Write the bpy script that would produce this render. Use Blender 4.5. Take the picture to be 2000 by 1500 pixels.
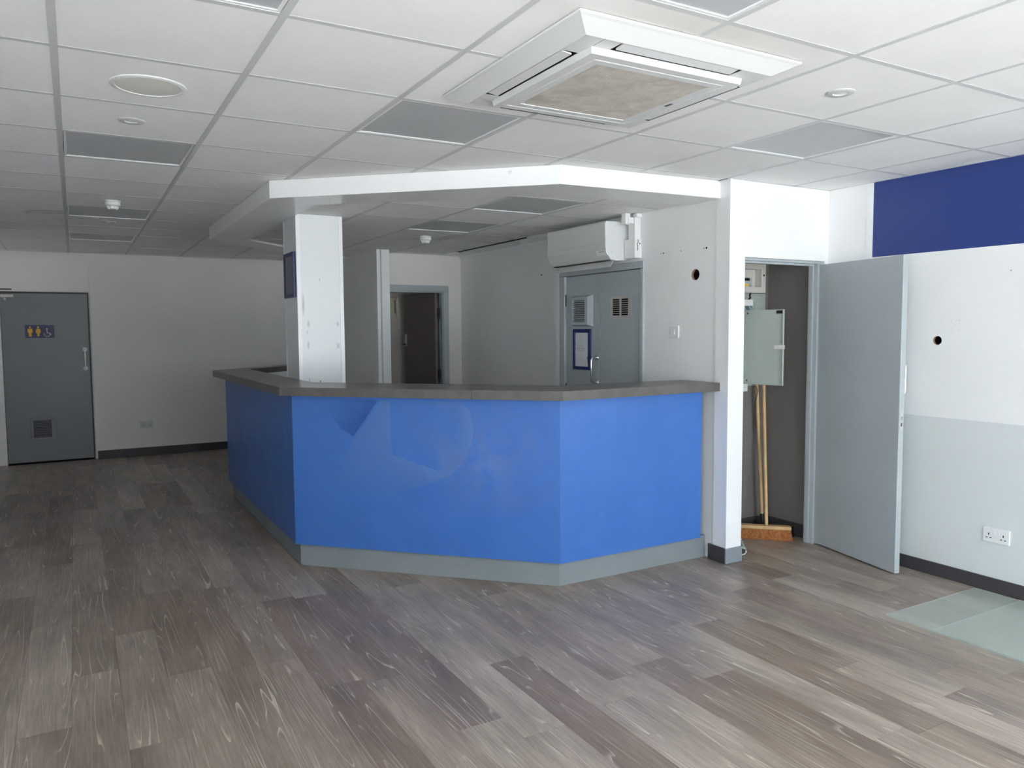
import bpy, math, random
from mathutils import Vector, Matrix
random.seed(7)
S = bpy.context.scene
for o in list(bpy.data.objects): bpy.data.objects.remove(o)
COL = S.collection
PI = math.pi

# ------------------------------------------------------------------ camera
H, LOW = 2.4656, 2.369                     # main ceiling, lower ceiling over the counter
F_PX, YAW, PITCH, ROLL = 1492.6, .5188, -.0715, -.0069
CAM = Vector((.62, -2.368, 1.5324))
fw = Vector((math.sin(YAW)*math.cos(PITCH), math.cos(YAW)*math.cos(PITCH), math.sin(PITCH)))
s0 = Vector((math.cos(YAW), -math.sin(YAW), 0)); u0 = s0.cross(fw)
rt = s0*math.cos(ROLL)+u0*math.sin(ROLL); up = -s0*math.sin(ROLL)+u0*math.cos(ROLL)
cd = bpy.data.cameras.new('camera'); cam = bpy.data.objects.new('camera', cd); COL.objects.link(cam)
cam.matrix_world = Matrix(((rt.x, up.x, -fw.x, CAM.x), (rt.y, up.y, -fw.y, CAM.y), (rt.z, up.z, -fw.z, CAM.z), (0, 0, 0, 1)))
cd.sensor_width = 36; cd.sensor_fit = 'HORIZONTAL'; cd.lens = F_PX/2000*36; cd.clip_start = .02
S.camera = cam

# ------------------------------------------------------------------ sky, exposure
W = bpy.data.worlds.new('overcast_sky'); S.world = W; W.use_nodes = True
bg = W.node_tree.nodes['Background']
bg.inputs[0].default_value = (.80, .92, 1.0, 1); bg.inputs[1].default_value = 6.2
S.view_settings.view_transform = 'Standard'; S.view_settings.look = 'None'
S.view_settings.gamma = 1; S.view_settings.use_curve_mapping = False
S.view_settings.exposure = 0.27
S.cycles.max_bounces = 16; S.cycles.diffuse_bounces = 10     # daylight reaches the back of the room by many bounces
YW0 = -4.9                                  # shop front
SHOP = [(1.35, 3.15, .08, 2.38), (3.25, 5.05, .08, 2.38)]       # openings in the shop front: x0, x1, z0, z1
LEFT = (-4.3, -1.6, .80, 2.38)             # unseen window assumed beside the viewer, sized to light the left-facing sides: y0, y1, z0, z1
SIDE = (7.0, 7.35, 1.2, 1.75)                  # small window in the left corridor: y0, y1, z0, z1
for i, (x0, x1, z0, z1) in enumerate(SHOP+[LEFT]):
    ld = bpy.data.lights.new('window_portal', 'AREA'); ld.shape = 'RECTANGLE'; ld.size = x1-x0; ld.size_y = z1-z0
    ld.cycles.is_portal = True
    lo = bpy.data.objects.new('window_portal', ld); COL.objects.link(lo)
    lo.location = ((x0+x1)/2, YW0-.06, (z0+z1)/2); lo.rotation_euler = (PI/2, 0, 0)
    if i == len(SHOP): lo.location = (-.12, (x0+x1)/2, (z0+z1)/2); lo.rotation_euler = (PI/2, 0, -PI/2)

sd = bpy.data.lights.new('sun', 'SUN'); sd.energy = 60; sd.angle = math.radians(.6); sd.color = (1, .985, .955)
sun = bpy.data.objects.new('sun', sd); COL.objects.link(sun)          # behind the building: it lights the street, not the room
sun.rotation_euler = Vector((-.35, -.75, -1.25)).to_track_quat('-Z', 'Y').to_euler()

# ------------------------------------------------------------------ helpers
class MB:
    def __init__(s): s.v = []; s.f = []; s.m = []
    def add(s, vs, fs, m=0):
        n = len(s.v); s.v += [tuple(p) for p in vs]; s.f += [tuple(i+n for i in f) for f in fs]; s.m += [m]*len(fs); return s
    def box(s, x0, x1, y0, y1, z0, z1, m=0):
        vs = [(x, y, z) for z in (z0, z1) for y in (y0, y1) for x in (x0, x1)]
        return s.add(vs, [(0, 2, 3, 1), (4, 5, 7, 6), (0, 1, 5, 4), (2, 6, 7, 3), (0, 4, 6, 2), (1, 3, 7, 5)], m)
    def prism(s, poly, z0, z1, m=0):                       # poly in xy
        a = sum(poly[i][0]*poly[(i+1) % len(poly)][1]-poly[(i+1) % len(poly)][0]*poly[i][1] for i in range(len(poly)))
        if a < 0: poly = poly[::-1]
        n = len(poly)
        vs = [(x, y, z0) for x, y in poly]+[(x, y, z1) for x, y in poly]
        return s.add(vs, [tuple(range(n))[::-1], tuple(range(n, 2*n))]+[(i, (i+1) % n, n+(i+1) % n, n+i) for i in range(n)], m)
    def extr(s, poly, d, axis, m=0):                       # poly of 3-D points, extruded by vector d
        n = len(poly); vs = [Vector(p) for p in poly]; d = Vector(d)
        nn = Vector((0, 0, 0))
        for i in range(n): nn += vs[i].cross(vs[(i+1) % n])
        if nn.dot(d) > 0: vs = vs[::-1]
        return s.add(vs+[p+d for p in vs], [tuple(range(n)), tuple(range(2*n-1, n-1, -1))]+[((i+1) % n, i, n+i, n+(i+1) % n) for i in range(n)], m)
    def cyl(s, p, q, r0, r1=None, n=20, m=0):
        r1 = r0 if r1 is None else r1
        p = Vector(p); q = Vector(q); d = (q-p).normalized()
        a = d.orthogonal().normalized(); b = d.cross(a)
        vs = [p+(a*math.cos(2*PI*i/n)+b*math.sin(2*PI*i/n))*r0 for i in range(n)]+[q+(a*math.cos(2*PI*i/n)+b*math.sin(2*PI*i/n))*r1 for i in range(n)]
        return s.add(vs, [tuple(range(n))[::-1], tuple(range(n, 2*n))]+[(i, (i+1) % n, n+(i+1) % n, n+i) for i in range(n)], m)
    def tube(s, pts, r, n=10, m=0):
        pts = [Vector(p) for p in pts]; rings = []; a = None
        for i, p in enumerate(pts):
            t = (pts[min(i+1, len(pts)-1)]-pts[max(i-1, 0)]).normalized()
            a = t.orthogonal().normalized() if a is None else (a-t*a.dot(t)).normalized()
            b = t.cross(a)
            rings.append([p+(a*math.cos(2*PI*k/n)+b*math.sin(2*PI*k/n))*r for k in range(n)])
        vs = [v for rg in rings for v in rg]; L = len(pts)
        fs = [(i*n+k, i*n+(k+1) % n, (i+1)*n+(k+1) % n, (i+1)*n+k) for i in range(L-1) for k in range(n)]
        return s.add(vs, fs+[tuple(range(n))[::-1], tuple(range((L-1)*n, L*n))], m)
    def lathe(s, c, prof, n=32, m=0):                      # profile (r, z) turned about a vertical axis
        cx, cy, cz = c; vs = []; L = len(prof)
        for r, z in prof: vs += [(cx+r*math.cos(2*PI*k/n), cy+r*math.sin(2*PI*k/n), cz+z) for k in range(n)]
        fs = [(i*n+k, i*n+(k+1) % n, (i+1)*n+(k+1) % n, (i+1)*n+k) for i in range(L-1) for k in range(n)]
        fs += [tuple(range((L-1)*n, L*n)), tuple(range(n))[::-1]]
        return s.add(vs, fs, m)
    def mesh(s, name, mats, smooth=False):
        me = bpy.data.meshes.new(name); me.from_pydata(s.v, [], s.f)
        for m in (mats if isinstance(mats, (list, tuple)) else [mats]): me.materials.append(m)
        for p, i in zip(me.polygons, s.m): p.material_index = i; p.use_smooth = smooth
        me.update(); return me
    def build(s, name, mats, parent=None, smooth=False, bevel=0):
        return link(name, s.mesh(name, mats, smooth), parent, bevel, smooth)

def link(name, me, parent=None, bevel=0, smooth=False):
    o = bpy.data.objects.new(name, me); COL.objects.link(o)
    if parent is not None:
        o.parent = parent
        o.matrix_parent_inverse = parent.matrix_world.inverted() if parent.type == 'MESH' else Matrix.Translation(-parent.location)
    if bevel:
        b = o.modifiers.new('bevel', 'BEVEL'); b.width = bevel; b.segments = 2; b.limit_method = 'ANGLE'; b.angle_limit = math.radians(40)
    if smooth:
        try:
            me.set_sharp_from_angle(angle=math.radians(38))
        except Exception: pass
    return o
def tag(o, label, cat=None, group=None, kind=None):
    if label: o['label'] = label
    if cat: o['category'] = cat
    if group: o['group'] = group
    if kind: o['kind'] = kind
    return o
def thing(name, loc, label, cat, group=None, kind=None):
    o = bpy.data.objects.new(name, None); COL.objects.link(o); o.location = loc; o.empty_display_size = .1
    return tag(o, label, cat, group, kind)

# ------------------------------------------------------------------ materials
def mat(name, col, rough=.5, spec=.5, metal=0, noise=0, nscale=6, bump=0, bscale=80, coat=0):
    m = bpy.data.materials.new(name); m.use_nodes = True; nt = m.node_tree; b = nt.nodes['Principled BSDF']
    b.inputs['Base Color'].default_value = (*col, 1); b.inputs['Roughness'].default_value = rough
    b.inputs['Specular IOR Level'].default_value = spec; b.inputs['Metallic'].default_value = metal
    if coat: b.inputs['Coat Weight'].default_value = coat; b.inputs['Coat Roughness'].default_value = .12
    if noise or bump:
        tc = nt.nodes.new('ShaderNodeTexCoord')
    if noise:
        n = nt.nodes.new('ShaderNodeTexNoise'); n.inputs['Scale'].default_value = nscale; n.inputs['Detail'].default_value = 5
        r = nt.nodes.new('ShaderNodeMapRange'); r.inputs[1].default_value = .3; r.inputs[2].default_value = .7
        r.inputs[3].default_value = 1-noise; r.inputs[4].default_value = 1+noise*.5
        mx = nt.nodes.new('ShaderNodeMix'); mx.data_type = 'RGBA'; mx.blend_type = 'MULTIPLY'; mx.inputs[0].default_value = 1
        mx.inputs[6].default_value = (*col, 1)
        nt.links.new(tc.outputs['Object'], n.inputs['Vector']); nt.links.new(n.outputs[0], r.inputs[0])
        nt.links.new(r.outputs[0], mx.inputs[7]); nt.links.new(mx.outputs[2], b.inputs['Base Color'])
    if bump:
        n2 = nt.nodes.new('ShaderNodeTexNoise'); n2.inputs['Scale'].default_value = bscale; n2.inputs['Detail'].default_value = 3
        bp = nt.nodes.new('ShaderNodeBump'); bp.inputs['Strength'].default_value = bump; bp.inputs['Distance'].default_value = .002
        nt.links.new(tc.outputs['Object'], n2.inputs['Vector']); nt.links.new(n2.outputs[0], bp.inputs['Height'])
        nt.links.new(bp.outputs[0], b.inputs['Normal'])
    return m

M = dict(
    white_wall=mat('white_wall', (.86, .86, .855), .55, .35, noise=.03, nscale=2, bump=.08, bscale=120),
    warm_wall=mat('warm_wall', (.80, .78, .745), .6, .3, noise=.03, nscale=2, bump=.08, bscale=120),
    grey_wall=mat('grey_wall', (.68, .715, .715), .5, .4, noise=.02, nscale=3, bump=.06, bscale=120),
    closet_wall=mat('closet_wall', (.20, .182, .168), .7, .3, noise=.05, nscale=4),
    blue_wall=mat('blue_wall', (.022, .046, .205), .42, .45, noise=.04, nscale=3, bump=.05, bscale=150),
    white_gloss=mat('white_gloss', (.86, .87, .87), .3, .5, noise=.02, nscale=5),
    white_plastic=mat('white_plastic', (.80, .81, .80), .35, .5),
    cream_case=mat('cream_enamel', (.60, .575, .53), .4, .5),
    cream_plastic=mat('cream_plastic', (.62, .58, .45), .4, .5),
    ac_plastic=mat('ac_plastic', (.66, .67, .665), .32, .5),
    tile=mat('ceiling_tile', (.87, .87, .865), .85, .2, noise=.03, nscale=3, bump=.35, bscale=220),
    bar=mat('grid_bar_paint', (.60, .61, .61), .45, .4),
    diffuser=mat('light_diffuser', (.50, .52, .53), .35, .5),
    speaker_cloth=mat('speaker_cloth', (.70, .69, .63), .8, .2, bump=.2, bscale=400),
    dark=mat('dark_cavity', (.012, .009, .008), .8, .2),
    raw_board=mat('raw_board', (.36, .22, .15), .8, .2),
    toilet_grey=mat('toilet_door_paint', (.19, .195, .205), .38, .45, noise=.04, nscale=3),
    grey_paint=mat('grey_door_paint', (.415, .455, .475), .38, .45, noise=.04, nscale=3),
    frame_grey=mat('grey_frame_paint', (.42, .46, .48), .4, .45),
    plinth=mat('grey_plinth_laminate', (.23, .26, .275), .45, .45, noise=.06, nscale=5),
    skirt_dark=mat('dark_skirting', (.058, .053, .058), .45, .4, noise=.1, nscale=4),
    skirt_grey=mat('grey_skirting', (.24, .27, .30), .4, .45),
    steel=mat('brushed_steel', (.55, .52, .48), .4, .5, .25),
    chrome=mat('satin_chrome', (.75, .75, .75), .22, .5, 1),
    dark_metal=mat('dark_metal', (.06, .055, .05), .4, .5, .8),
    elec_grey=mat('grey_green_enamel', (.42, .46, .42), .45, .45, noise=.04, nscale=4),
    broom_wood=mat('varnished_broom_wood', (.62, .40, .19), .4, .45, noise=.18, nscale=14),
    bristle=mat('tan_bristle', (.36, .14, .045), .8, .2, noise=.4, nscale=60),
    black_plastic=mat('black_plastic', (.014, .013, .015), .4, .5),
    navy=mat('navy_frame', (.008, .018, .13), .35, .5),
    navy_sign=mat('navy_sign', (.018, .018, .09), .4, .5),
    sign_yellow=mat('sign_yellow', (.80, .44, .03), .5, .4),
    sign_pale=mat('sign_pale', (.62, .50, .42), .5, .4),
    paper=mat('paper', (.74, .75, .78), .7, .3),
    ink=mat('grey_ink', (.45, .46, .5), .8, .2),
    yellow_label=mat('yellow_label', (.85, .55, .02), .5, .4),
    grey_panel=mat('grey_insert', (.16, .16, .19), .4, .4),
    leaf_brown=mat('brown_door_paint', (.20, .165, .15), .45, .4, noise=.06, nscale=3),
    backroom=mat('backroom_wall', (.66, .60, .56), .7, .3),
    concrete=mat('pavement_concrete', (.54, .545, .55), .9, .2, noise=.15, nscale=4),
    cardboard=mat('subfloor_screed', (.12, .10, .09), .9, .1),
)

def nodes(m):
    nt = m.node_tree; return nt, nt.nodes['Principled BSDF'], (lambda t: nt.nodes.new('ShaderNode'+t)), nt.links.new
def ramp(new, stops, interp='LINEAR'):
    r = new('ValToRGB'); r.color_ramp.interpolation = interp
    e = r.color_ramp.elements
    while len(e) < len(stops): e.new(.5)
    for k, (p, c) in zip(e, stops): k.position = p; k.color = (*c, 1) if len(c) == 3 else c
    return r
def mathn(new, L, op, a, b=None, clamp=False):
    n = new('Math'); n.operation = op; n.use_clamp = clamp
    for i, v in ((0, a), (1, b)):
        if v is None: continue
        if isinstance(v, (int, float)): n.inputs[i].default_value = v
        else: L(v, n.inputs[i])
    return n.outputs[0]

def make_floor_mat():
    m = mat('limed_oak_vinyl_plank', (.2, .18, .16), .34, .5)
    nt, b, new, L = nodes(m)
    tc = new('TexCoord'); oi = new('ObjectInfo')
    # each plank gets its own stretch of grain
    cmb = new('CombineXYZ')
    L(mathn(new, L, 'MULTIPLY', oi.outputs['Random'], 37.0), cmb.inputs[0]); L(mathn(new, L, 'MULTIPLY', oi.outputs['Random'], 91.0), cmb.inputs[1])
    add = new('VectorMath'); add.operation = 'ADD'; L(tc.outputs['Object'], add.inputs[0]); L(cmb.outputs[0], add.inputs[1])
    vec = add.outputs[0]
    def mapped(sx, sy):
        mp = new('Mapping'); mp.inputs['Scale'].default_value = (sx, sy, 1); L(vec, mp.inputs['Vector']); return mp.outputs[0]
    def noise(sx, sy, det, rough=.6, dist=0):
        n = new('TexNoise'); n.inputs['Scale'].default_value = 1; n.inputs['Detail'].default_value = det; n.inputs['Roughness'].default_value = rough
        n.inputs['Distortion'].default_value = dist
        L(mapped(sx, sy), n.inputs['Vector']); return n.outputs[0]
    big = noise(5, 1.1, 3)
    fine = noise(95, 4.2, 5, .7)
    # limed growth rings: contours of a slow stretched field, broken up
    field = noise(7.5, .38, 2, .45, .18)
    rings = mathn(new, L, 'FRACT', mathn(new, L, 'MULTIPLY', field, 17.0))
    ln = ramp(new, [(0, (1, 1, 1)), (.06, (.6, .6, .6)), (.13, (0, 0, 0)), (1, (0, 0, 0))]); L(rings, ln.inputs[0])
    brk = ramp(new, [(.44, (0, 0, 0)), (.58, (1, 1, 1))]); L(noise(14, 1.3, 3), brk.inputs[0])
    lines = mathn(new, L, 'MULTIPLY', ln.outputs[0], brk.outputs[0])
    # base tone from plank to plank
    tone = ramp(new, [(0, (.230, .178, .145)), (.25, (.275, .222, .186)), (.5, (.315, .262, .222)), (.75, (.365, .312, .268)), (.9, (.250, .200, .176)), (1, (.225, .178, .158))]); L(oi.outputs['Random'], tone.inputs[0])
    g = ramp(new, [(.25, (.62, .60, .58)), (.5, (1, 1, 1)), (.78, (1.45, 1.45, 1.43))]); L(fine, g.inputs[0])
    m1 = new('Mix'); m1.data_type = 'RGBA'; m1.blend_type = 'MULTIPLY'; m1.inputs[0].default_value = .85
    L(tone.outputs[0], m1.inputs[6]); L(g.outputs[0], m1.inputs[7])
    g2 = ramp(new, [(.3, (.72, .70, .68)), (.7, (1.3, 1.29, 1.27))]); L(big, g2.inputs[0])
    m2 = new('Mix'); m2.data_type = 'RGBA'; m2.blend_type = 'MULTIPLY'; m2.inputs[0].default_value = 1
    L(m1.outputs[2], m2.inputs[6]); L(g2.outputs[0], m2.inputs[7])
    m3 = new('Mix'); m3.data_type = 'RGBA'
    L(mathn(new, L, 'MULTIPLY', lines, .85), m3.inputs[0]); L(m2.outputs[2], m3.inputs[6]); m3.inputs[7].default_value = (.70, .63, .54, 1)
    L(m3.outputs[2], b.inputs['Base Color'])
    rr = new('MapRange'); rr.inputs[3].default_value = .30; rr.inputs[4].default_value = .44; L(fine, rr.inputs[0]); L(rr.outputs[0], b.inputs['Roughness'])
    bp = new('Bump'); bp.inputs['Strength'].default_value = .25; bp.inputs['Distance'].default_value = .001; L(fine, bp.inputs['Height']); L(bp.outputs[0], b.inputs['Normal'])
    return m
M['floor'] = make_floor_mat()

def make_blue():
    m = mat('royal_blue_laminate', (.035, .12, .58), .3, .5)
    nt, b, new, L = nodes(m)
    tc = new('TexCoord')
    n = new('TexNoise'); n.inputs['Scale'].default_value = 2.2; n.inputs['Detail'].default_value = 6; n.inputs['Distortion'].default_value = 2.5
    L(tc.outputs['Object'], n.inputs['Vector'])
    r = ramp(new, [(.35, (.046, .152, .475)), (.7, (.053, .166, .505))]); L(n.outputs[0], r.inputs[0])
    # specks
    v = new('TexVoronoi'); v.inputs['Scale'].default_value = 9; L(tc.outputs['Object'], v.inputs['Vector'])
    sp = ramp(new, [(0, (1, 1, 1)), (.018, (1, 1, 1)), (.028, (0, 0, 0))]); L(v.outputs['Distance'], sp.inputs[0])
    mx = new('Mix'); mx.data_type = 'RGBA'; L(mathn(new, L, 'MULTIPLY', sp.outputs[0], .25), mx.inputs[0]); L(r.outputs[0], mx.inputs[6]); mx.inputs[7].default_value = (.25, .38, .75, 1)
    L(mx.outputs[2], b.inputs['Base Color'])
    rr = new('MapRange'); rr.inputs[3].default_value = .24; rr.inputs[4].default_value = .42; L(n.outputs[0], rr.inputs[0]); L(rr.outputs[0], b.inputs['Roughness'])
    return m
M['blue'] = make_blue()
def make_swirl():
    # pale see-through swirls laid over the blue panel, thinning out to nothing
    m = mat('pale_swirl', (.20, .34, .70), .5, .4)
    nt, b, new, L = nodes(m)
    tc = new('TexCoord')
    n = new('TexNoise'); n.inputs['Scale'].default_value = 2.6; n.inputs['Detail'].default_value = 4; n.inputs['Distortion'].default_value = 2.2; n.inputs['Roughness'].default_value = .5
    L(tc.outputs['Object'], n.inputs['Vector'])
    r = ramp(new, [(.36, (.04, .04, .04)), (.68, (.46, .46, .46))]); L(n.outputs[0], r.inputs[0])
    # fade towards the rim of the layer
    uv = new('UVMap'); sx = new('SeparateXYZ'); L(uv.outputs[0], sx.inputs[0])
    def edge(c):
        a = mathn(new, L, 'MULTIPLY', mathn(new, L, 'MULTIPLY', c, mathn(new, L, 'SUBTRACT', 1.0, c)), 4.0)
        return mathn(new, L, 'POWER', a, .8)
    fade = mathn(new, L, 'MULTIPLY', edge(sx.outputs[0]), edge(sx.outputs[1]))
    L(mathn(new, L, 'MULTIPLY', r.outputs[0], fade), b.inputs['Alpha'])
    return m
M['swirl'] = make_swirl()
def film(name, col, k):
    # residue of peeled vinyl lettering; the 'fade' attribute thins it where it was wiped away
    m = mat(name, col, .4, .4); nt, b, new, L = nodes(m)
    at = new('Attribute'); at.attribute_name = 'fade'
    L(mathn(new, L, 'MULTIPLY', at.outputs['Fac'], k), b.inputs['Alpha'])
    return m
M['film'] = film('vinyl_ghost_light', (.17, .33, .68), .42)
M['film2'] = film('vinyl_ghost_dark', (.022, .085, .34), .36)

def make_worktop():
    m = mat('stone_laminate', (.10, .095, .09), .3, .5)
    nt, b, new, L = nodes(m); tc = new('TexCoord')
    n = new('TexNoise'); n.inputs['Scale'].default_value = 7; n.inputs['Detail'].default_value = 8; n.inputs['Roughness'].default_value = .7
    L(tc.outputs['Object'], n.inputs['Vector'])
    r = ramp(new, [(.3, (.085, .076, .070)), (.7, (.145, .130, .118))]); L(n.outputs[0], r.inputs[0]); L(r.outputs[0], b.inputs['Base Color'])
    return m
M['worktop'] = make_worktop()
def make_grille():
    m = mat('dusty_intake_grille', (.42, .38, .34), .85, .2)
    nt, b, new, L = nodes(m); tc = new('TexCoord')
    n = new('TexNoise'); n.inputs['Scale'].default_value = 9; n.inputs['Detail'].default_value = 5; n.inputs['Distortion'].default_value = 1.2
    L(tc.outputs['Object'], n.inputs['Vector'])
    r = ramp(new, [(.3, (.50, .455, .415)), (.55, (.60, .555, .51)), (.75, (.66, .62, .58))]); L(n.outputs[0], r.inputs[0]); L(r.outputs[0], b.inputs['Base Color'])
    return m
M['grille'] = make_grille()
def make_stain(name, cx, cy, rx, ry, k=.7, ring=True):
    m = mat(name, (.8, .8, .79), .85, .2)
    nt, b, new, L = nodes(m); g = new('NewGeometry'); sx = new('SeparateXYZ'); L(g.outputs['Position'], sx.inputs[0])
    n = new('TexNoise'); n.inputs['Scale'].default_value = 5; n.inputs['Detail'].default_value = 4; L(g.outputs['Position'], n.inputs['Vector'])
    dx = mathn(new, L, 'DIVIDE', mathn(new, L, 'SUBTRACT', sx.outputs[0], cx), rx); dy = mathn(new, L, 'DIVIDE', mathn(new, L, 'SUBTRACT', sx.outputs[1], cy), ry)
    d = mathn(new, L, 'SQRT', mathn(new, L, 'ADD', mathn(new, L, 'MULTIPLY', dx, dx), mathn(new, L, 'MULTIPLY', dy, dy)))
    d = mathn(new, L, 'ADD', d, mathn(new, L, 'MULTIPLY', mathn(new, L, 'SUBTRACT', n.outputs[0], .5), .9))
    r = ramp(new, [(0, (.45, .45, .45)), (.42, (.35, .35, .35)), (.5, (1, 1, 1)), (.56, (.2, .2, .2)), (.75, (0, 0, 0))] if ring else [(0, (1, 1, 1)), (.8, (0, 0, 0))]); L(mathn(new, L, 'MULTIPLY', d, .55), r.inputs[0])
    mx = new('Mix'); mx.data_type = 'RGBA'; L(mathn(new, L, 'MULTIPLY', r.outputs[0], k), mx.inputs[0])
    mx.inputs[6].default_value = (.86, .86, .85, 1); mx.inputs[7].default_value = (.55, .44, .34, 1) if ring else (.62, .58, .52, 1); L(mx.outputs[2], b.inputs['Base Color'])
    return m
def make_sheet():
    m = mat('green_tinted_acrylic', (.60, .67, .62), .20, .5)
    b = m.node_tree.nodes['Principled BSDF']; b.inputs['Alpha'].default_value = .40
    return m
M['sheet'] = make_sheet()
def make_roll():
    m = mat('mottled_roll', (.55, .6, .58), .6, .3)
    nt, b, new, L = nodes(m); tc = new('TexCoord'); v = new('TexNoise'); v.inputs['Scale'].default_value = 70; v.inputs['Detail'].default_value = 2
    L(tc.outputs['Object'], v.inputs['Vector']); r = ramp(new, [(.44, (.10, .15, .15)), (.56, (.72, .76, .74))]); L(v.outputs[0], r.inputs[0]); L(r.outputs[0], b.inputs['Base Color'])
    return m
M['roll'] = make_roll()
def make_column():
    m = mat('scuffed_white_cladding', (.77, .785, .79), .35, .5)
    nt, b, new, L = nodes(m); g = new('NewGeometry'); sx = new('SeparateXYZ'); L(g.outputs['Position'], sx.inputs[0])
    tot = None
    for (x, z, rx, rz) in ((2.11, 1.58, .012, .03), (2.327, 1.58, .014, .022), (2.105, 1.425, .010, .035), (2.327, 1.42, .014, .028), (2.075, 1.72, .012, .09), (2.10, 1.52, .006, .02)):
        dx = mathn(new, L, 'DIVIDE', mathn(new, L, 'SUBTRACT', sx.outputs[0], x), rx); dz = mathn(new, L, 'DIVIDE', mathn(new, L, 'SUBTRACT', sx.outputs[2], z), rz)
        e = mathn(new, L, 'SUBTRACT', 1.0, mathn(new, L, 'ADD', mathn(new, L, 'MULTIPLY', dx, dx), mathn(new, L, 'MULTIPLY', dz, dz)), True)
        tot = e if tot is None else mathn(new, L, 'MAXIMUM', tot, e)
    n = new('TexNoise'); n.inputs['Scale'].default_value = 60; n.inputs['Detail'].default_value = 4; L(g.outputs['Position'], n.inputs['Vector'])
    mask = mathn(new, L, 'MULTIPLY', mathn(new, L, 'MULTIPLY', tot, n.outputs[0]), 1.1, True)
    mx = new('Mix'); mx.data_type = 'RGBA'; L(mask, mx.inputs[0]); mx.inputs[6].default_value = (.77, .785, .79, 1); mx.inputs[7].default_value = (.30, .31, .33, 1)
    L(mx.outputs[2], b.inputs['Base Color'])
    return m
M['column'] = make_column()

# ------------------------------------------------------------------ walls
def wall(name, ax, face, thick, u0, u1, z0, z1, mats, openings=(), holes=(), pick=None, cuts=(), zcuts=(), label=None, parent=None):
    """Wall slab. ax 'x': face at x=face, solid towards x+thick, u is y.  ax 'y': face at y=face, u is x.
    openings are rectangles (u0,u1,z0,z1); holes are round (u,z,r), each with a tube and a dark cavity behind."""
    mb = MB(); back = face+thick
    P = (lambda u, z, d: (d, u, z)) if ax == 'x' else (lambda u, z, d: (u, d, z))
    us = {u0, u1, *cuts}; zs = {z0, z1, *zcuts}
    sq = []
    for a, b, c, d in openings: us |= {a, b}; zs |= {c, d}
    for u, z, r in holes:
        q = r*1.3; sq.append((u-q, u+q, z-q, z+q)); us |= {u-q, u+q}; zs |= {z-q, z+q}
    us = sorted(k for k in us if u0 <= k <= u1); zs = sorted(k for k in zs if z0 <= k <= z1)
    solid = {}
    for i in range(len(us)-1):
        for j in range(len(zs)-1):
            cu, cz = (us[i]+us[i+1])/2, (zs[j]+zs[j+1])/2
            solid[i, j] = 0 if any(a < cu < b and c < cz < d for a, b, c, d in openings) else (2 if any(a < cu < b and c < cz < d for a, b, c, d in sq) else 1)
    for (i, j), k in solid.items():
        if not k: continue
        a, b, c, d = us[i], us[i+1], zs[j], zs[j+1]; m = pick((a+b)/2, (c+d)/2) if pick else 0
        if k == 1: mb.add([P(a, c, face), P(b, c, face), P(b, d, face), P(a, d, face)], [(0, 1, 2, 3)], m)
        mb.add([P(a, c, back), P(b, c, back), P(b, d, back), P(a, d, back)], [(3, 2, 1, 0)], m)
        for di, dj, e in ((-1, 0, ((a, c), (a, d))), (1, 0, ((b, c), (b, d))), (0, -1, ((a, c), (b, c))), (0, 1, ((a, d), (b, d)))):
            if not solid.get((i+di, j+dj), 0):
                (p, q), (r, s) = e; mb.add([P(p, q, face), P(r, s, face), P(r, s, back), P(p, q, back)], [(0, 1, 2, 3)], m)
    n = 32; nm = len(mats)
    for u, z, r in holes:
        q = r*1.3; m = pick(u, z) if pick else 0
        ci = [(u+r*math.cos(2*PI*k/n), z+r*math.sin(2*PI*k/n)) for k in range(n)]
        sqp = []
        for k in range(n):
            c, s = math.cos(2*PI*k/n), math.sin(2*PI*k/n); t = q/max(abs(c), abs(s)); sqp.append((u+c*t, z+s*t))
        vs = [P(*p, face) for p in ci]+[P(*p, face) for p in sqp]
        mb.add(vs, [(k, (k+1) % n, n+(k+1) % n, n+k) for k in range(n)], m)
        dd = .018*(1 if thick > 0 else -1); d2 = thick*.9
        vs = [P(*p, face) for p in ci]+[P(*p, face+dd) for p in ci]+[P(*p, face+d2) for p in ci]
        mb.add(vs[:2*n], [(k, n+k, n+(k+1) % n, (k+1) % n) for k in range(n)], nm)
        mb.add(vs[n:], [(k, n+k, n+(k+1) % n, (k+1) % n) for k in range(n)]+[tuple(range(n, 2*n))], nm+1)
    o = mb.build(name, list(mats)+([M['raw_board'], M['dark']] if holes else []), parent)
    o['kind'] = 'structure'
    if label: o['label'] = label
    return o
XR, XL, YB, YFAR = 5.17, -.06, 5.6, 8.10
TOP = H+.06
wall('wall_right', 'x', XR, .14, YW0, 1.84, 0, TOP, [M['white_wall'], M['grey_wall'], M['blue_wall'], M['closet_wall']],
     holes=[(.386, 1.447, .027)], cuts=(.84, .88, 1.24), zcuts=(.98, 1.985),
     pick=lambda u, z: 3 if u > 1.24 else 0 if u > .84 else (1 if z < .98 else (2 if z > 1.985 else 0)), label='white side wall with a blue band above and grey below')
wall('wall_closet_front', 'y', 1.18, .10, 4.238, XR, 0, H+.003, [M['white_wall']], openings=[(4.372, 5.135, 0, 1.985)], label='white wall around the open store cupboard')
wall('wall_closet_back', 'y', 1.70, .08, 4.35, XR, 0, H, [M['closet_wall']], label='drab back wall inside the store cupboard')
wall('wall_counter_side', 'x', 4.25, .10, 1.28, 3.21, 0, H, [M['white_wall']], openings=[(2.035, 3.135, 0, 2.01)], holes=[(1.500, 1.889, .0375)], label='grey-white wall beside the counter with double doors')
wall('wall_counter_return', 'y', 3.11, .10, 4.35, 4.60, 0, H, [M['white_wall']])
wall('wall_counter_rear', 'x', 4.50, .10, 3.21, YB+.1, 0, H, [M['white_wall']], label='plain white wall behind the counter')
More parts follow.
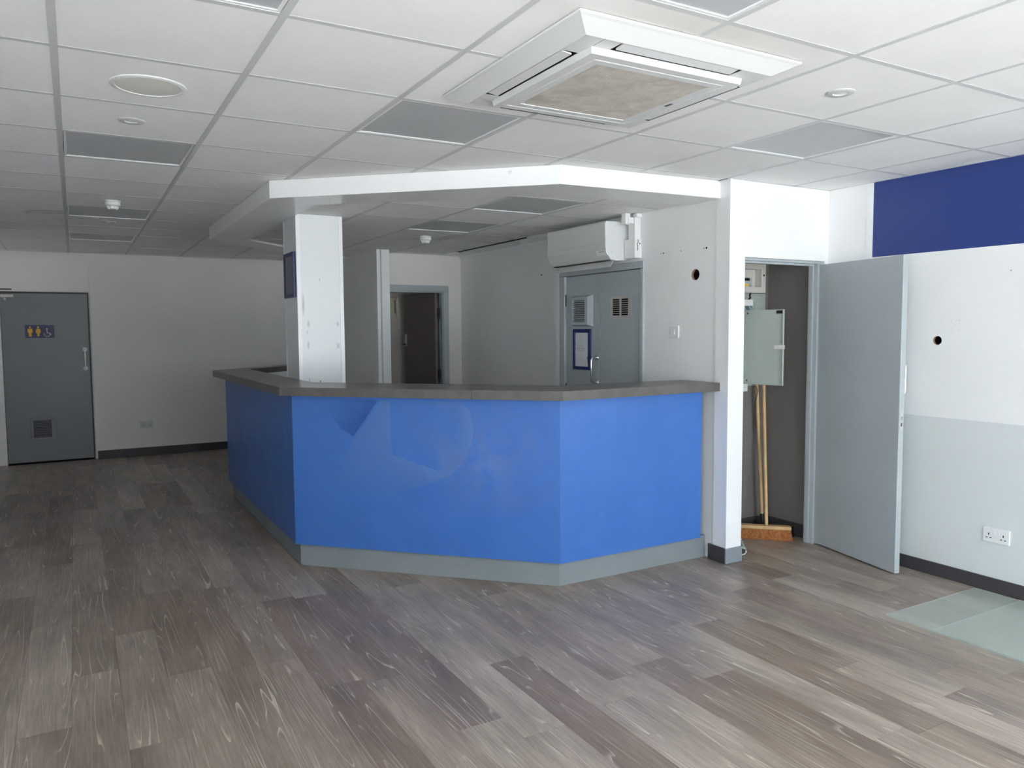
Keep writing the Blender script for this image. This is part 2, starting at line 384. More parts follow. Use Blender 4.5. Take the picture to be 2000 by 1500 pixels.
wall('wall_back', 'y', YB, .10, 3.49, 4.50, 0, H, [M['warm_wall']], openings=[(3.56, 4.29, 0, 1.975)], label='cream wall with the open grey door behind the counter')
wall('wall_far', 'y', YFAR-.02, .14, .795, 5.9, 0, TOP, [M['warm_wall']], label='dim cream wall at the far end of the room')
wall('wall_far_door', 'y', YFAR+.01, .11, -1.7, .795, 0, TOP, [M['warm_wall']], openings=[(-.105, .785, 0, 2.005)], label='dim wall around the toilet door')
wall('wall_left', 'x', XL, -.12, YW0, 6.12, 0, TOP, [M['white_wall']], openings=[LEFT], label='white wall along the left side')
wall('wall_corridor_near', 'y', 6.12, -.12, -1.7, XL-.12, 0, TOP, [M['white_wall']])
wall('wall_corridor_side', 'x', -1.6, -.12, 6.0, 8.25, 0, TOP, [M['white_wall']], openings=[SIDE])
wall('wall_front', 'y', YW0, -.12, XL-.12, XR+.14, 0, TOP, [M['white_wall']], openings=SHOP, label='shop front wall with large window openings')
# partition beside the passage behind the counter
mb = MB().box(3.37, 3.48, 5.27, 8.08, 0, H+.003)
pw = mb.build('wall_partition', M['white_wall']); tag(pw, 'white partition wall ending in a boxed post', kind='structure')
mb = MB().box(3.362, 3.392, 5.235, 5.27, 0, LOW-.002); mb.build('edge_strip', M['white_gloss'], pw, bevel=.002)
mb = MB().box(3.410, 3.497, 5.225, 5.27, 0, LOW-.002); mb.build('post', M['white_gloss'], pw, bevel=.002)
# back room seen through the open door
wall('wall_backroom_far', 'y', 6.56, .08, 3.48, 5.82, 0, H, [M['backroom']])
wall('wall_backroom_side', 'x', 5.74, .08, 5.7, 7.18, 0, H, [M['backroom']])
wall('wall_backroom_near', 'y', 5.62, .08, 4.60, 5.82, 0, H, [M['backroom']])

wall('wall_outer_side', 'x', 5.82, .10, 1.74, 8.3, 0, TOP, [M['backroom']])
wall('wall_outer_near', 'y', 1.84, -.10, 5.31, 5.92, 0, TOP, [M['backroom']])
# pavement outside, subfloor
tag(MB().box(-9, 14, -22, 16, -.30, -.06).build('pavement', M['concrete']), 'concrete ground outside the building', kind='structure')
floor = tag(MB().box(-1.75, 5.9, YW0-.12, 8.3, -.055, -.0045).build('floor', M['cardboard']), 'grey-brown limed oak plank floor', kind='structure')

def proj(p):
    d = Vector(p)-CAM; z = d.dot(fw)
    if z < .05: return None
    return (1000+F_PX*d.dot(rt)/z, 750-F_PX*d.dot(up)/z)
PWID, PLEN, PX0 = .1848, 1.2192, .548
plank_me = {}
def plank_mesh(w, l):
    k = (round(w, 3), round(l, 3))
    if k not in plank_me:
        g = .0004
        plank_me[k] = MB().box(g, w-g, g, l-g, -.0045, 0).mesh('plank', M['floor'])
    return plank_me[k]
def in_counter(x, y):
    return x > 1.95 and x+y > 4.75 and y > 1.5 and x-y > -3.2 and y < 9
seen = []; unseen = []
known = {0: 2.69, 15: .51-PLEN, 1: 1.9, -1: 2.2}
c0 = int(math.floor((XL-PX0)/PWID)); c1 = int(math.ceil((XR-PX0)/PWID))
rng = random.Random(11)
for c in range(c0-9, c1):
    xa = PX0+c*PWID; xb = xa+PWID
    off = known.get(c, rng.uniform(0, PLEN) if True else 0)
    y = off-math.ceil((off-YW0)/PLEN)*PLEN
    while y < 8.2:
        ya, yb2 = max(y, YW0), min(y+PLEN, YFAR-.01); y += PLEN
        a, b = max(xa, -1.6), min(xb, XR)
        if xb < XL and ya < 6.12: ya = 6.12
        if b-a < .01 or yb2-ya < .03: continue
        if a < XL and ya < 6.12 and b <= XL+.001: continue
        if a < XL and yb2 < 6.12: a = XL
        vis = False
        for i in range(4):
            for j in range(7):
                px, py = a+(b-a)*i/3, ya+(yb2-ya)*j/6
                q = proj((px, py, 0))
                if q and -6 < q[0] < 2006 and -6 < q[1] < 1506 and not in_counter(px, py) and not (px > 4.30 and py > 1.75): vis = True
        (seen if vis else unseen).append((a, b, ya, yb2))
seen.sort(key=lambda r: (r[0]+r[1]-2*CAM.x)**2+(r[2]+r[3]-2*CAM.y)**2)
unseen += seen[296:]; seen = seen[:296]
for a, b, ya, yb2 in seen:
    o = link('plank', plank_mesh(b-a, yb2-ya), floor); o.location = (a, ya, 0)
rest = MB()
for a, b, ya, yb2 in unseen: rest.box(a+.0004, b-.0004, ya+.0004, yb2-.0004, -.0045, 0)
ro = rest.build('plank_remainder', M['floor'], floor); ro['kind'] = 'stuff'

# ------------------------------------------------------------------ ceilings
G = .6
TG = .002                                   # tiles lie this far above the underside of the bars
ceil = tag(MB().box(XL-.2, 5.9, YW0-.2, 8.3, TOP, TOP+.1).box(-1.8, XL, 5.9, 8.3, TOP, TOP+.1).build('ceiling', M['dark']), 'suspended ceiling of white tiles in a grey grid', kind='structure')
tile_me = {}
def tile_obj(x0, x1, y0, y1, z, parent, m):
    k = (round(x1-x0, 3), round(y1-y0, 3), m.name)
    if k not in tile_me:
        w, l = x1-x0, y1-y0; q = .007
        tile_me[k] = MB().box(q, w-q, q, l-q, 0, .012).mesh('ceiling_tile', m)
    o = link('ceiling_tile', tile_me[k], parent); o.location = (x0, y0, z); return o
LIGHTS = [(1, -1), (1, 3), (1, 7), (1, 10), (3, 1), (6, 0), (3, -2)]
CASS = (1.925, 2.900, -.487, .490)
def inside_low(x, y): return x > 1.72 and x+y > 4.40 and y > 1.33 and x-y > -3.30
st_far = make_stain('stained_tile_far', .52, 4.75, .20, .22)
st_c = make_stain('dusty_tile', 2.40, -.50, .55, .20, .55, False)
ixs = range(-3, 9)
for ix in ixs:
    for iy in range(-12, 14):
        x0, x1, y0, y1 = ix*G, ix*G+G, iy*G, iy*G+G
        if (ix, iy) in LIGHTS: continue
        a, b = max(x0, -1.6 if y0 > 6.1 else XL), min(x1, XR); c, d = max(y0, YW0), min(y1, YFAR-.02)
        if x0 < XL and y1 > 6.12 and y0 < 6.12 and x1 <= XL+.001: c = 6.12
        if b-a < .02 or d-c < .02: continue
        if x0 >= 4.2 and y0 >= 1.19: continue
        if all(inside_low(px, py) for px in (a, b) for py in (c, d)): continue
        if x0 >= 3.6 and y0 > 5.4: continue
        # cassette cut-out
        if a >= CASS[0]-.01 and b <= CASS[1]+.11 and c >= CASS[2]-.14 and d <= CASS[3]+.12 and False: continue
        q = [proj((px, py, H)) for px in (a, (a+b)/2, b) for py in (c, (c+d)/2, d)]
        if not any(k and -400 < k[0] < 2400 and -400 < k[1] < 1500 for k in q) and (y0 < -3 or True) and not (y1 > -3 and x1 > XL):
            if y0 < -2.4: pass
        m = st_far if (ix, iy) == (0, 7) else M['tile']
        # tiles that meet the cassette are cut round it
        rects = [(a, b, c, d)]
        bx = (2.01, 2.81, -.40, .40)
        if a < bx[1] and b > bx[0] and c < bx[3] and d > bx[2]:
            m = st_c if iy == -1 else M['tile']
            pieces = MB()
            for (p, r, s, t) in ((a, b, c, min(d, bx[2])), (a, b, max(c, bx[3]), d), (a, min(b, bx[0]), max(c, bx[2]), min(d, bx[3])), (max(a, bx[1]), b, max(c, bx[2]), min(d, bx[3]))):
                if r-p > .012 and t-s > .012:
                    pieces.box(max(p, a+.007)-a, min(r, b-.007)-a, max(s, c+.007)-c, min(t, d-.007)-c, 0, .012)
            if pieces.v:
                o = pieces.build('ceiling_tile', m, ceil); o.location = (a, c, H+TG)
            continue
        tile_obj(a, b, c, d, H+TG, ceil, m)
# bars: main runners along Y, cross tees along X, each its own piece
for ix in range(-2, 9):
    x = ix*G
    if x > XR-.02: continue
    runs = []
    lo = YW0 if x > XL else 6.12
    hi = YFAR-.02
    if x > 1.72: hi = max(4.40-x, 1.34) if x < 4.25 else 1.18
    runs.append((lo, hi))
    if 1.72 < x < 3.37: runs.append((x+3.34, YFAR-.02))
    for a, b in runs:
        if 1.9 < x < 2.9 and a < 0:
            MB().box(x-.012, x+.012, a, -.40, H, H+.03).build('grid_bar', M['bar'], ceil); a = .40
        if b-a > .05: MB().box(x-.012, x+.012, a, b, H, H+.03).build('grid_bar', M['bar'], ceil)
for iy in range(-11, 14):
    y = iy*G
    for ix in range(-3, 9):
        x0, x1 = ix*G+.012, min(ix*G+G-.012, XR)
        x0 = max(x0, XL if y < 6.12 else -1.6)
        if x1-x0 < .04: continue
        if y > 1.2-.001 and x0 > 4.2: continue
        if inside_low(x0+.06, y) and inside_low(x1-.02, y): continue
        if x0 > 3.36 and y > 5.2: continue
        if -.4 < y < .4 and x0 > 1.9 and x1 < 2.95: continue
        MB().box(x0, x1, y-.012, y+.012, H+.001, H+.03).build('grid_bar', M['bar'], ceil)
# wall angle round the edge
for r in ((XR-.02, XR, YW0, 1.18), (4.25, XR, 1.16, 1.18), (.0, 3.37, YFAR-.04, YFAR-.02)):
    MB().box(*r, H, H+.004).build('edge_trim', M['bar'], ceil)
for x, y in ((1.526, 6.74), (1.645, 6.79)):
    MB().lathe((x, y, H+.0046), [(.020, .0), (.020, -.0016)], 14).build('cable_hole', M['dark'], ceil)

# lower ceiling over the counter and the boxed bulkhead round it
OUT = [(4.25, 1.268), (3.062, 1.335), (1.712, 2.575), (1.712, 5.02), (3.37, 6.678)]
INN = [(4.25, 1.575), (3.196, 1.652), (2.032, 2.700), (2.032, 4.94), (3.37, 6.278)]
low = tag(MB().prism([(4.6, 1.42), (3.10, 1.42), (1.80, 2.62), (1.80, 5.0), (3.37, 6.55), (3.37, 5.65), (4.6, 5.65)], LOW+.045, LOW+.055).build('ceiling_lower', M['dark']), 'lower tiled ceiling over the counter area', kind='structure')
bulk = thing('ceiling_bulkhead', (1.9, 3.4, LOW), 'white boxed bulkhead edging the lower ceiling above the counter', None, kind='structure')
for i in range(4):
    MB().prism([OUT[i], OUT[i+1], INN[i+1], INN[i]], LOW-.012, LOW).build('underside_board', M['white_gloss'], bulk)
    a, b = Vector(OUT[i]), Vector(OUT[i+1]); d = (b-a).normalized(); n = Vector((-d.y, d.x))*-1
    n = Vector((d.y, -d.x))
    if n.dot(Vector((2.9, 3.6))-a) < 0: n = -n
    MB().prism([a, b, b+n*.018, a+n*.018], LOW, H-.0005).build('fascia_board', M['white_gloss'], bulk)
    a, b = Vector(INN[i]), Vector(INN[i+1]); d = (b-a).normalized(); n = Vector((d.y, -d.x))
    if n.dot(Vector((2.9, 3.6))-a) < 0: n = -n
    MB().prism([a-n*.004, b-n*.004, b+n*.020, a+n*.020], LOW, LOW+.003).build('edge_angle', M['white_gloss'], bulk)
# a peeled scrap of tape on the fascia
d = (Vector(OUT[2])-Vector(OUT[1])).normalized(); p = Vector(OUT[1])+d*.285; n = Vector((d.y, -d.x)); n = -n if n.dot(Vector((-1, -1))) < 0 else n
MB().extr([(p.x+n.x*.0006, p.y+n.y*.0006, 2.452), (p.x+d.x*.022+n.x*.0006, p.y+d.y*.022+n.y*.0006, 2.444), (p.x+d.x*.016+n.x*.012, p.y+d.y*.016+n.y*.012, 2.420), (p.x-d.x*.004+n.x*.006, p.y-d.y*.004+n.y*.006, 2.432)], (n.x*.0006, n.y*.0006, 0), 0).build('tape_scrap', M['paper'], bulk)
OX, OY = .05, .065
LOWLIGHTS = [(5, 3), (5, 5)]
st1 = make_stain('water_stained_tile', 3.92, 4.05, .42, .30); st2 = make_stain('water_stained_tile_small', 4.0, 3.75, .30, .20, .45)
def clip(poly, keep):                                     # Sutherland-Hodgman against half planes (a, b, c): a x + b y >= c
    for a, b, c in keep:
        out = []
        for i in range(len(poly)):
            p, q = poly[i], poly[(i+1) % len(poly)]; dp, dq = a*p[0]+b*p[1]-c, a*q[0]+b*q[1]-c
            if dp >= 0: out.append(p)
            if dp*dq < 0: t = dp/(dp-dq); out.append((p[0]+(q[0]-p[0])*t, p[1]+(q[1]-p[1])*t))
        poly = out
        if len(poly) < 3: return []
    return poly
KEEP = [(1, 0, 1.80), (1, 1, 4.52), (0, 1, 1.42), (1, -1, -3.14)]
def low_tile(a, b, c, d, m):
    P = clip([(a+.007, c+.007), (b-.007, c+.007), (b-.007, d-.007), (a+.007, d-.007)], KEEP)
    if len(P) == 4 and all(inn_in(x, y) for x, y in ((a, c), (a, d), (b, c), (b, d))): return tile_obj(a, b, c, d, LOW+TG, low, m)
    if P: return MB().prism(P, LOW+TG, LOW+TG+.012).build('ceiling_tile', m, low)
def inn_in(x, y): return x > 2.03 and x+y > 4.73 and y > 1.57 and x-y > -2.905
for ix in range(3, 8):
    for iy in range(2, 10):
        x0, x1, y0, y1 = ix*G+OX, ix*G+G+OX, iy*G+OY, iy*G+G+OY
        if (ix, iy) in LOWLIGHTS: continue
        xm = 4.25 if y0 < 3.2 else 4.26
        a, b = max(x0, 1.75), min(x1, xm); c, d = y0, min(y1, YB)
        if b-a < .03 or d-c < .03: continue
        if a >= 3.37 and d > YB: continue
        if not any(inn_in(a+(b-a)*i/4, c+(d-c)*j/4) for i in range(5) for j in range(5)): continue
        # column passes through here
        if a < 2.376 and b > 2.033 and c < 3.61 and d > 3.23:
            pc = MB()
            for (p, r, s, t) in ((a, b, c, min(d, 3.228)), (a, b, max(c, 3.612), d), (max(a, 2.378), b, max(c, 3.228), min(d, 3.612))):
                if r-p > .01 and t-s > .01: pc.box(p+.006, r-.006, s+.002, t-.002, LOW+TG, LOW+TG+.012)
            if pc.v: pc.build('ceiling_tile', M['tile'], low)
            continue
        low_tile(a, b, c, d, st1 if (ix, iy) in ((6, 6), (5, 6)) else (st2 if (ix, iy) == (6, 5) else M['tile']))
# diagonal end: tiles beyond 5.6 left of the partition
for ix in (3, 4, 5):
    x0 = ix*G+OX
    low_tile(x0, min(x0+G, 3.37), YB, 6.3, M['tile'])
for ix in range(4, 8):
    x = ix*G+OX
    if x > 4.24: continue
    ya = max(4.73-x, 1.58)-.03; yb2 = min(YB, x+2.93) if x > 3.48 else min(x+2.92, 6.28)
    if x < 2.9: 
        MB().box(x-.012, x+.012, ya, min(x+2.92, YB), LOW, LOW+.02).build('grid_bar', M['bar'], low); continue
    MB().box(x-.012, x+.012, ya, yb2, LOW, LOW+.02).build('grid_bar', M['bar'], low)
for iy in range(2, 10):
    y = iy*G+OY
    for ix in range(3, 8):
        x0, x1 = ix*G+OX+.012, min(ix*G+G+OX-.012, 4.25)
        x0 = max(x0, 2.02, 4.71-y, 1.0); 
        if y > 4.9: x0 = max(x0, 2.0+(y-4.93))
        if x1-x0 < .03 or y > YB+.02 or y < 1.55: continue
        if 3.2 < y < 3.63 and x0 < 2.38: x0 = 2.38
        if x1-x0 < .03: continue
        MB().box(x0, x1, y-.012, y+.012, LOW+.001, LOW+.02).build('grid_bar', M['bar'], low)
# boarded strip along the stepped-back wall with an open gap beside it
MB().box(4.33, 4.50, 3.21, YB, LOW-.004, LOW+.012).build('edge_board', M['white_gloss'], low)
MB().box(4.262, 4.33, 3.21, 3.72, LOW, LOW+.012).build('edge_board', M['white_gloss'], low)
MB().box(4.262, 4.33, 5.28, YB, LOW, LOW+.012).build('edge_board', M['white_gloss'], low)
MB().box(4.488, 4.50, 3.21, YB, LOW-.03, LOW-.004).build('edge_angle', M['white_gloss'], low)
MB().lathe((3.85, 3.40, LOW+.0049), [(.115, 0), (.115, -.002), (.100, -.0035), (.100, -.001)], 36).build('blanking_disc', M['tile'], low, smooth=False)

# ------------------------------------------------------------------ ceiling fixtures
def panel_light(x0, y0, z, label, grp):
    t = thing('ceiling_light', (x0+.3, y0+.3, z), label, 'light', grp)
    e = .011; a, b, c, d = x0+.014, x0+.586, y0+.014, y0+.586
    for r in ((a, b, c, c+e), (a, b, d-e, d), (a, a+e, c+e, d-e), (b-e, b, c+e, d-e)):
        MB().box(*r, z+.0025, z+.020).build('frame_bar', M['white_gloss'], t)
    MB().box(a+e, b-e, c+e, d-e, z+.0055, z+.018).build('diffuser', M['diffuser'], t)
lab = {(1, -1): 'unlit grey square light panel cut off at the top edge of the photo, left side',
       (1, 3): 'unlit grey square light panel just beyond the small round downlight on the left',
       (1, 7): 'unlit grey light panel directly beyond the left smoke detector',
       (1, 10): 'farthest unlit light panel on the left, near the dim far wall',
       (3, 1): 'large unlit grey light panel beside the ceiling air conditioner',
       (6, 0): 'pale unlit light panel in front of the store cupboard, right of the air conditioner',
       (3, -2): 'unlit light panel cut off at the top edge above the ceiling air conditioner'}
for k in LIGHTS: panel_light(k[0]*G, k[1]*G, H, lab[k], 'square light panels')
panel_light(5*G+OX, 3*G+OY, LOW, 'unlit grey light panel in the lower ceiling, nearest the bulkhead corner', 'square light panels')
panel_light(5*G+OX, 5*G+OY, LOW, 'darker unlit light panel in the lower ceiling beside the smoke detector', 'square light panels')

t = thing('ceiling_speaker', (.905, .912, H), 'large round flush ceiling speaker with a cream cover', 'speaker')
MB().lathe((.905, .912, H+.005), [(.135, 0), (.135, -.006), (.128, -.009), (.116, -.009), (.114, -.004), (.114, 0)], 48).build('rim', M['white_plastic'], t, smooth=True)
MB().lathe((.905, .912, H+.005), [(.114, -.003), (.113, -.007), (.06, -.010), (.01, -.011)], 48).build('cover', M['speaker_cloth'], t, smooth=True)
for x, y, r, lb in ((.88, 1.478, .057, 'small round downlight between the ceiling speaker and a light panel'),
                    (.917, 5.05, .057, 'small dark-looking round downlight far off on the left ceiling'),
                    (3.321, -.303, .057, 'small round white downlight right of the ceiling air conditioner')):
    t = thing('downlight', (x, y, H), lb, 'light', 'round downlights')
    MB().lathe((x, y, H+.005), [(r, 0), (r, -.004), (r-.006, -.008), (r*.52, -.007), (r*.42, .003), (r*.42, .004)], 32).build('bezel', M['bar'], t, smooth=True)
    MB().lathe((x, y, H+.005), [(r*.40, .002), (r*.38, -.004), (.004, -.006)], 24).build('lamp', M['white_plastic'], t, smooth=True)
def smoke(x, y, z, lb):
    t = thing('smoke_detector', (x, y, z), lb, 'smoke detector', 'smoke detectors')
    MB().lathe((x, y, z+.005), [(.052, 0), (.052, -.010), (.050, -.012)], 32).build('base', M['white_plastic'], t, smooth=True)
    MB().lathe((x, y, z+.005), [(.050, -.013), (.050, -.036), (.044, -.041), (.034, -.042)], 32).build('body', M['white_plastic'], t, smooth=True)
    hd = MB().lathe((x, y, z+.005), [(.030, -.042), (.026, -.060), (.020, -.063)], 24).build('sensor_head', M['white_plastic'], t, smooth=True)
    for k in range(10):
        a = 2*PI*k/10; c, s = math.cos(a), math.sin(a)
        MB().cyl((x+c*.037, y+s*.037, z-.037), (x+c*.029, y+s*.029, z-.057), .0032, n=6).build('rib', M['white_plastic'], hd)
smoke(.897, 3.86, H, 'white smoke detector on the left ceiling')
smoke(3.40, 4.05, LOW, 'white smoke detector on the lower ceiling behind the counter')
t = thing('motion_sensor', (4.395, 3.99, LOW), 'little white dome sensor at the ceiling edge behind the counter', 'sensor')
MB().lathe((4.395, 3.99, LOW-.004), [(.045, 0), (.045, -.008), (.040, -.012)], 24).build('base', M['white_plastic'], t, smooth=True)
MB().lathe((4.395, 3.99, LOW-.004), [(.034, -.012), (.028, -.022), (.012, -.028)], 24).build('dome', M['white_plastic'], t, smooth=True)

# ceiling cassette air conditioner
CX, CY = 2.4125, .0
ac = thing('ceiling_air_conditioner', (CX, CY, H), 'square white four-way ceiling air conditioner with a dusty grille', 'air conditioner')
def sqring(mb, h0, z0, h1, z1):
    p = [(CX+a*h0, CY+b*h0, z0) for a, b in ((-1, -1), (1, -1), (1, 1), (-1, 1))]; q = [(CX+a*h1, CY+b*h1, z1) for a, b in ((-1, -1), (1, -1), (1, 1), (-1, 1))]
    mb.add(p+q, [(i, (i+1) % 4, 4+(i+1) % 4, 4+i) for i in range(4)])
rim = MB(); sqring(rim, .475, H-.0005, .475, H-.008); sqring(rim, .475, H-.008, .463, H-.012); sqring(rim, .463, H-.012, .402, H-.040)
rim.build('outer_rim', M['ac_plastic'], ac)
# flat ring with four outlet slots
zf = H-.040; fl = MB(); s_in, s_out, s_len = .336, .398, .262
for sx, sy in ((1, 0), (-1, 0), (0, 1), (0, -1)):
    def pt(r, t, z): return (CX+r*sx-t*sy, CY+r*sy+t*sx, z)
    # outside lip and end blocks of this side
    for r0, r1, t0, t1 in ((s_out, .402, -s_len, s_len), (s_in-.006, s_in, -s_len, s_len), (s_in-.006, .402, s_len, .402), (s_in-.006, .402, -s_len-.066, -s_len)):
        fl.add([pt(r0, t0, zf), pt(r1, t0, zf), pt(r1, t1, zf), pt(r0, t1, zf)], [(0, 1, 2, 3)])
    ow = MB()
    for (a, b) in (((s_in, -s_len), (s_out, -s_len)), ((s_out, -s_len), (s_out, s_len)), ((s_out, s_len), (s_in, s_len)), ((s_in, s_len), (s_in, -s_len))):
        ow.add([pt(*a, zf), pt(*b, zf), pt(*b, zf+.05), pt(*a, zf+.05)], [(0, 1, 2, 3)])
    ow.add([pt(s_in, -s_len, zf+.05), pt(s_out, -s_len, zf+.05), pt(s_out, s_len, zf+.05), pt(s_in, s_len, zf+.05)], [(0, 1, 2, 3)])
    slot = ow.build('outlet_slot', M['dark_metal'], ac)
    v = MB(); v.add([pt(s_out-.004, -s_len+.012, zf+.001), pt(s_in+.016, -s_len+.012, zf-.004), pt(s_in+.016, s_len-.012, zf-.004), pt(s_out-.004, s_len-.012, zf+.001),
                     pt(s_out-.004, -s_len+.012, zf+.006), pt(s_in+.016, -s_len+.012, zf+.001), pt(s_in+.016, s_len-.012, zf+.001), pt(s_out-.004, s_len-.012, zf+.006)],
                    [(0, 1, 2, 3), (7, 6, 5, 4), (0, 4, 5, 1), (1, 5, 6, 2), (2, 6, 7, 3), (3, 7, 4, 0)])
    v.build('outlet_vane', M['ac_plastic'], slot)
fl.build('face_ring', M['ac_plastic'], ac)
ip = MB(); sqring(ip, .332, zf+.002, .328, zf-.020); sqring(ip, .328, zf-.020, .292, zf-.020); sqring(ip, .292, zf-.020, .288, zf-.015); sqring(ip, .288, zf-.015, .284, zf-.020); sqring(ip, .284, zf-.020, .252, zf-.020); sqring(ip, .252, zf-.020, .252, zf-.010)
ip.build('grille_frame', M['ac_plastic'], ac)
gr = MB().box(CX-.252, CX+.252, CY-.252, CY+.252, zf-.010, zf-.006).build('intake_grille', M['grille'], ac)
sl = MB()
for k in range(60):
    x = CX-.248+k*.00841
    sl.box(x-.0020, x+.0020, CY-.252, CY+.252, zf-.0175, zf-.010)
for k in range(13):
    y = CY-.24+k*.04
    sl.box(CX-.252, CX+.252, y-.0015, y+.0015, zf-.0165, zf-.010)
so = sl.build('grille_slats', M['grille'], gr); so['kind'] = 'stuff'
MB().box(CX+.262, CX+.277, CY-.03, CY+.01, zf-.0205, zf-.0195).build('badge', M['dark_metal'], ac)

# ------------------------------------------------------------------ column
col = thing('column', (2.205, 3.42, 0), 'white clad square column rising through the counter', 'column', kind='structure')
MB().box(2.037, 2.374, 3.234, 3.608, 0, LOW+.004).build('cladding', M['column'], col)
for (x, y) in ((2.033, 3.23), (2.376, 3.23), (2.033, 3.612), (2.376, 3.612)):
    sx = 1 if x < 2.2 else -1; sy = 1 if y < 3.4 else -1
    MB().prism([(x, y), (x+sx*.028, y), (x+sx*.028, y+sy*.003), (x+sx*.003, y+sy*.003), (x+sx*.003, y+sy*.022), (x, y+sy*.022)], 0, LOW+.004).build('corner_angle', M['white_gloss'], col)
MB().cyl((2.205, 3.234, 1.906), (2.205, 3.222, 1.906), .010, .008, 12).build('screw_cap', M['white_plastic'], col)

t = thing('picture_frame', (2.03, 3.415, 1.942), 'small dark blue frame with grey insert on the column side', 'frame')
for r in ((3.265, 3.565, 1.778, 1.803), (3.265, 3.565, 2.082, 2.107), (3.265, 3.290, 1.803, 2.082), (3.540, 3.565, 1.803, 2.082)):
    MB().box(2.018, 2.033, r[0], r[1], r[2], r[3]).build('frame_bar', M['navy'], t)
MB().box(2.026, 2.033, 3.290, 3.540, 1.803, 2.082).build('insert', M['grey_panel'], t)

# ------------------------------------------------------------------ counter
ZB, ZT0, ZT = .148, 1.123, 1.177
def octo(D):                                             # front outline offset outwards by D
    xa, c, yb = 1.85-D, 4.443-D*2**.5, 1.372-D
    e = -3.20-D*2**.5                                    # rear diagonal: x - y = e
    return [(4.238, yb), (c-yb, yb), (xa, c-xa), (xa, xa-e), (3.368, 3.368-e)]
ctr = thing('service_counter', (2.4, 3.2, 0), 'angled service counter with glossy blue front panels on a grey plinth', 'counter')
p0, p1 = octo(0), octo(-.018)
for i in range(4): MB().prism([p0[i], p0[i+1], p1[i+1], p1[i]], .0005, ZB-.001).build('plinth_board', M['plinth'], ctr)
q0, q1 = octo(.035), octo(.017)
fp = []
q0[0] = (4.165, q0[0][1]); q1[0] = (4.165, q1[0][1])
for i in range(4): fp.append(MB().prism([q0[i], q0[i+1], q1[i+1], q1[i]], ZB, ZT0-.0005).build('front_panel', M['blue'], ctr))
for pl in ([(4.238, 1.575), (3.20, 1.575), (3.20, 1.590), (4.238, 1.590)], [(2.005, 2.95), (2.020, 2.95), (2.020, 5.06), (2.005, 5.06)], [(2.00, 5.085), (3.366, 6.451), (3.366, 6.470), (1.99, 5.095)]):
    MB().prism(pl, .0005, ZT0-.0005).build('back_panel', M['white_wall'], ctr)
# ghosts of a removed sign and a layer of pale swirls on the middle panel
A = Vector((*q0[2], 0)); B = Vector((*q0[1], 0)); du = (B-A).normalized(); nrm = Vector((-1, -1, 0)).normalized()
def onpanel(px, py):
    # pixel of the photograph -> point on the middle panel
    d = rt*((px-1000)/F_PX)+up*(-(py-750)/F_PX)+fw
    return CAM+d*((A-CAM).dot(nrm)/d.dot(nrm))
def decal(name, pts, m, lift, uvs=None, fade=None, tris=None):
    P3 = [onpanel(*p)+nrm*lift for p in pts]
    mb = MB(); mb.add(P3, tris or [tuple(range(len(P3)))])
    o = mb.build(name, m, fp[1])
    if uvs:
        ul = o.data.uv_layers.new(name='UVMap')
        for lp in o.data.loops: ul.data[lp.index].uv = uvs[lp.vertex_index]
    if fade:
        at = o.data.attributes.new('fade', 'FLOAT', 'POINT')
        for i, v in enumerate(fade): at.data[i].value = v
    return o
decal('sticker_ghost', [(744, 783), (761, 783), (766, 888), (880, 929), (770, 968), (640, 960), (690, 855)], M['film'], .0004, fade=[1, 1, .9, 1, .25, 0, .55], tris=[(0, 6, 1), (1, 6, 2), (2, 6, 5), (2, 5, 4), (2, 4, 3)])
arc = [(790, 783), (903, 787), (918, 803), (925, 830), (923, 860), (913, 890), (896, 915), (880, 928)]
inn = [(800, 792), (850, 800), (868, 815), (875, 835), (870, 858), (860, 880), (846, 900), (838, 912)]
decal('sticker_ghost', arc+inn, M['film'], .0005, fade=[.2, .9, 1, 1, 1, 1, 1, 1]+[0]*8, tris=[(i, i+1, 9+i, 8+i) for i in range(7)])
decal('sticker_ghost', [(655, 779), (738, 781), (716, 815), (690, 852), (664, 836), (645, 805)], M['film2'], .0004, fade=[0, .7, 1, 1, .5, 0], tris=[(0, 5, 1), (1, 5, 2), (2, 5, 4), (2, 4, 3)])
decal('pale_swirl', [(765, 782), (1088, 788), (1090, 1010), (870, 1010)], M['swirl'], .0007, [(0, 1), (1, 1), (1, 0), (0, 0)])

wt = thing('worktop', (2.4, 3.2, ZT0), 'dark grey stone-effect worktop running round the blue counter', 'worktop')
w0 = octo(.12)
w0[0] = (4.249, w0[0][1])
INW = [(4.249, 1.610), (3.275, 1.640), (2.030, 2.885), (2.030, 5.090), (3.368, 6.428)]
w0[3] = (1.70, 5.020); w0[4] = (3.368, 6.688)
jt = .70                                                # joint along the middle run, nearer the right corner
mid = lambda a, b, k: (a[0]+(b[0]-a[0])*k, a[1]+(b[1]-a[1])*k)
jo, ji = mid(w0[2], w0[1], jt), None
k2 = jt; dd = Vector((1, 1)).normalized()
s = ((INW[2][0]+INW[2][1])-(jo[0]+jo[1]))/2; ji = (jo[0]+s, jo[1]+s)
g = .0006
segs = [[w0[0], (w0[1][0], w0[1][1]), INW[1], INW[0]], [w0[1], (jo[0]+g, jo[1]-g), (ji[0]+g, ji[1]-g), INW[1]],
        [(jo[0]-g, jo[1]+g), w0[2], INW[2], (ji[0]-g, ji[1]+g)], [w0[2], w0[3], INW[3], INW[2]], [w0[3], w0[4], INW[4], INW[3]]]
MB().prism([w0[0], w0[1], segs[1][1], segs[1][2], INW[1], INW[0]], ZT0, ZT).build('top_section', M['worktop'], wt)
for sgi in segs[2:]: MB().prism(sgi, ZT0, ZT).build('top_section', M['worktop'], wt)

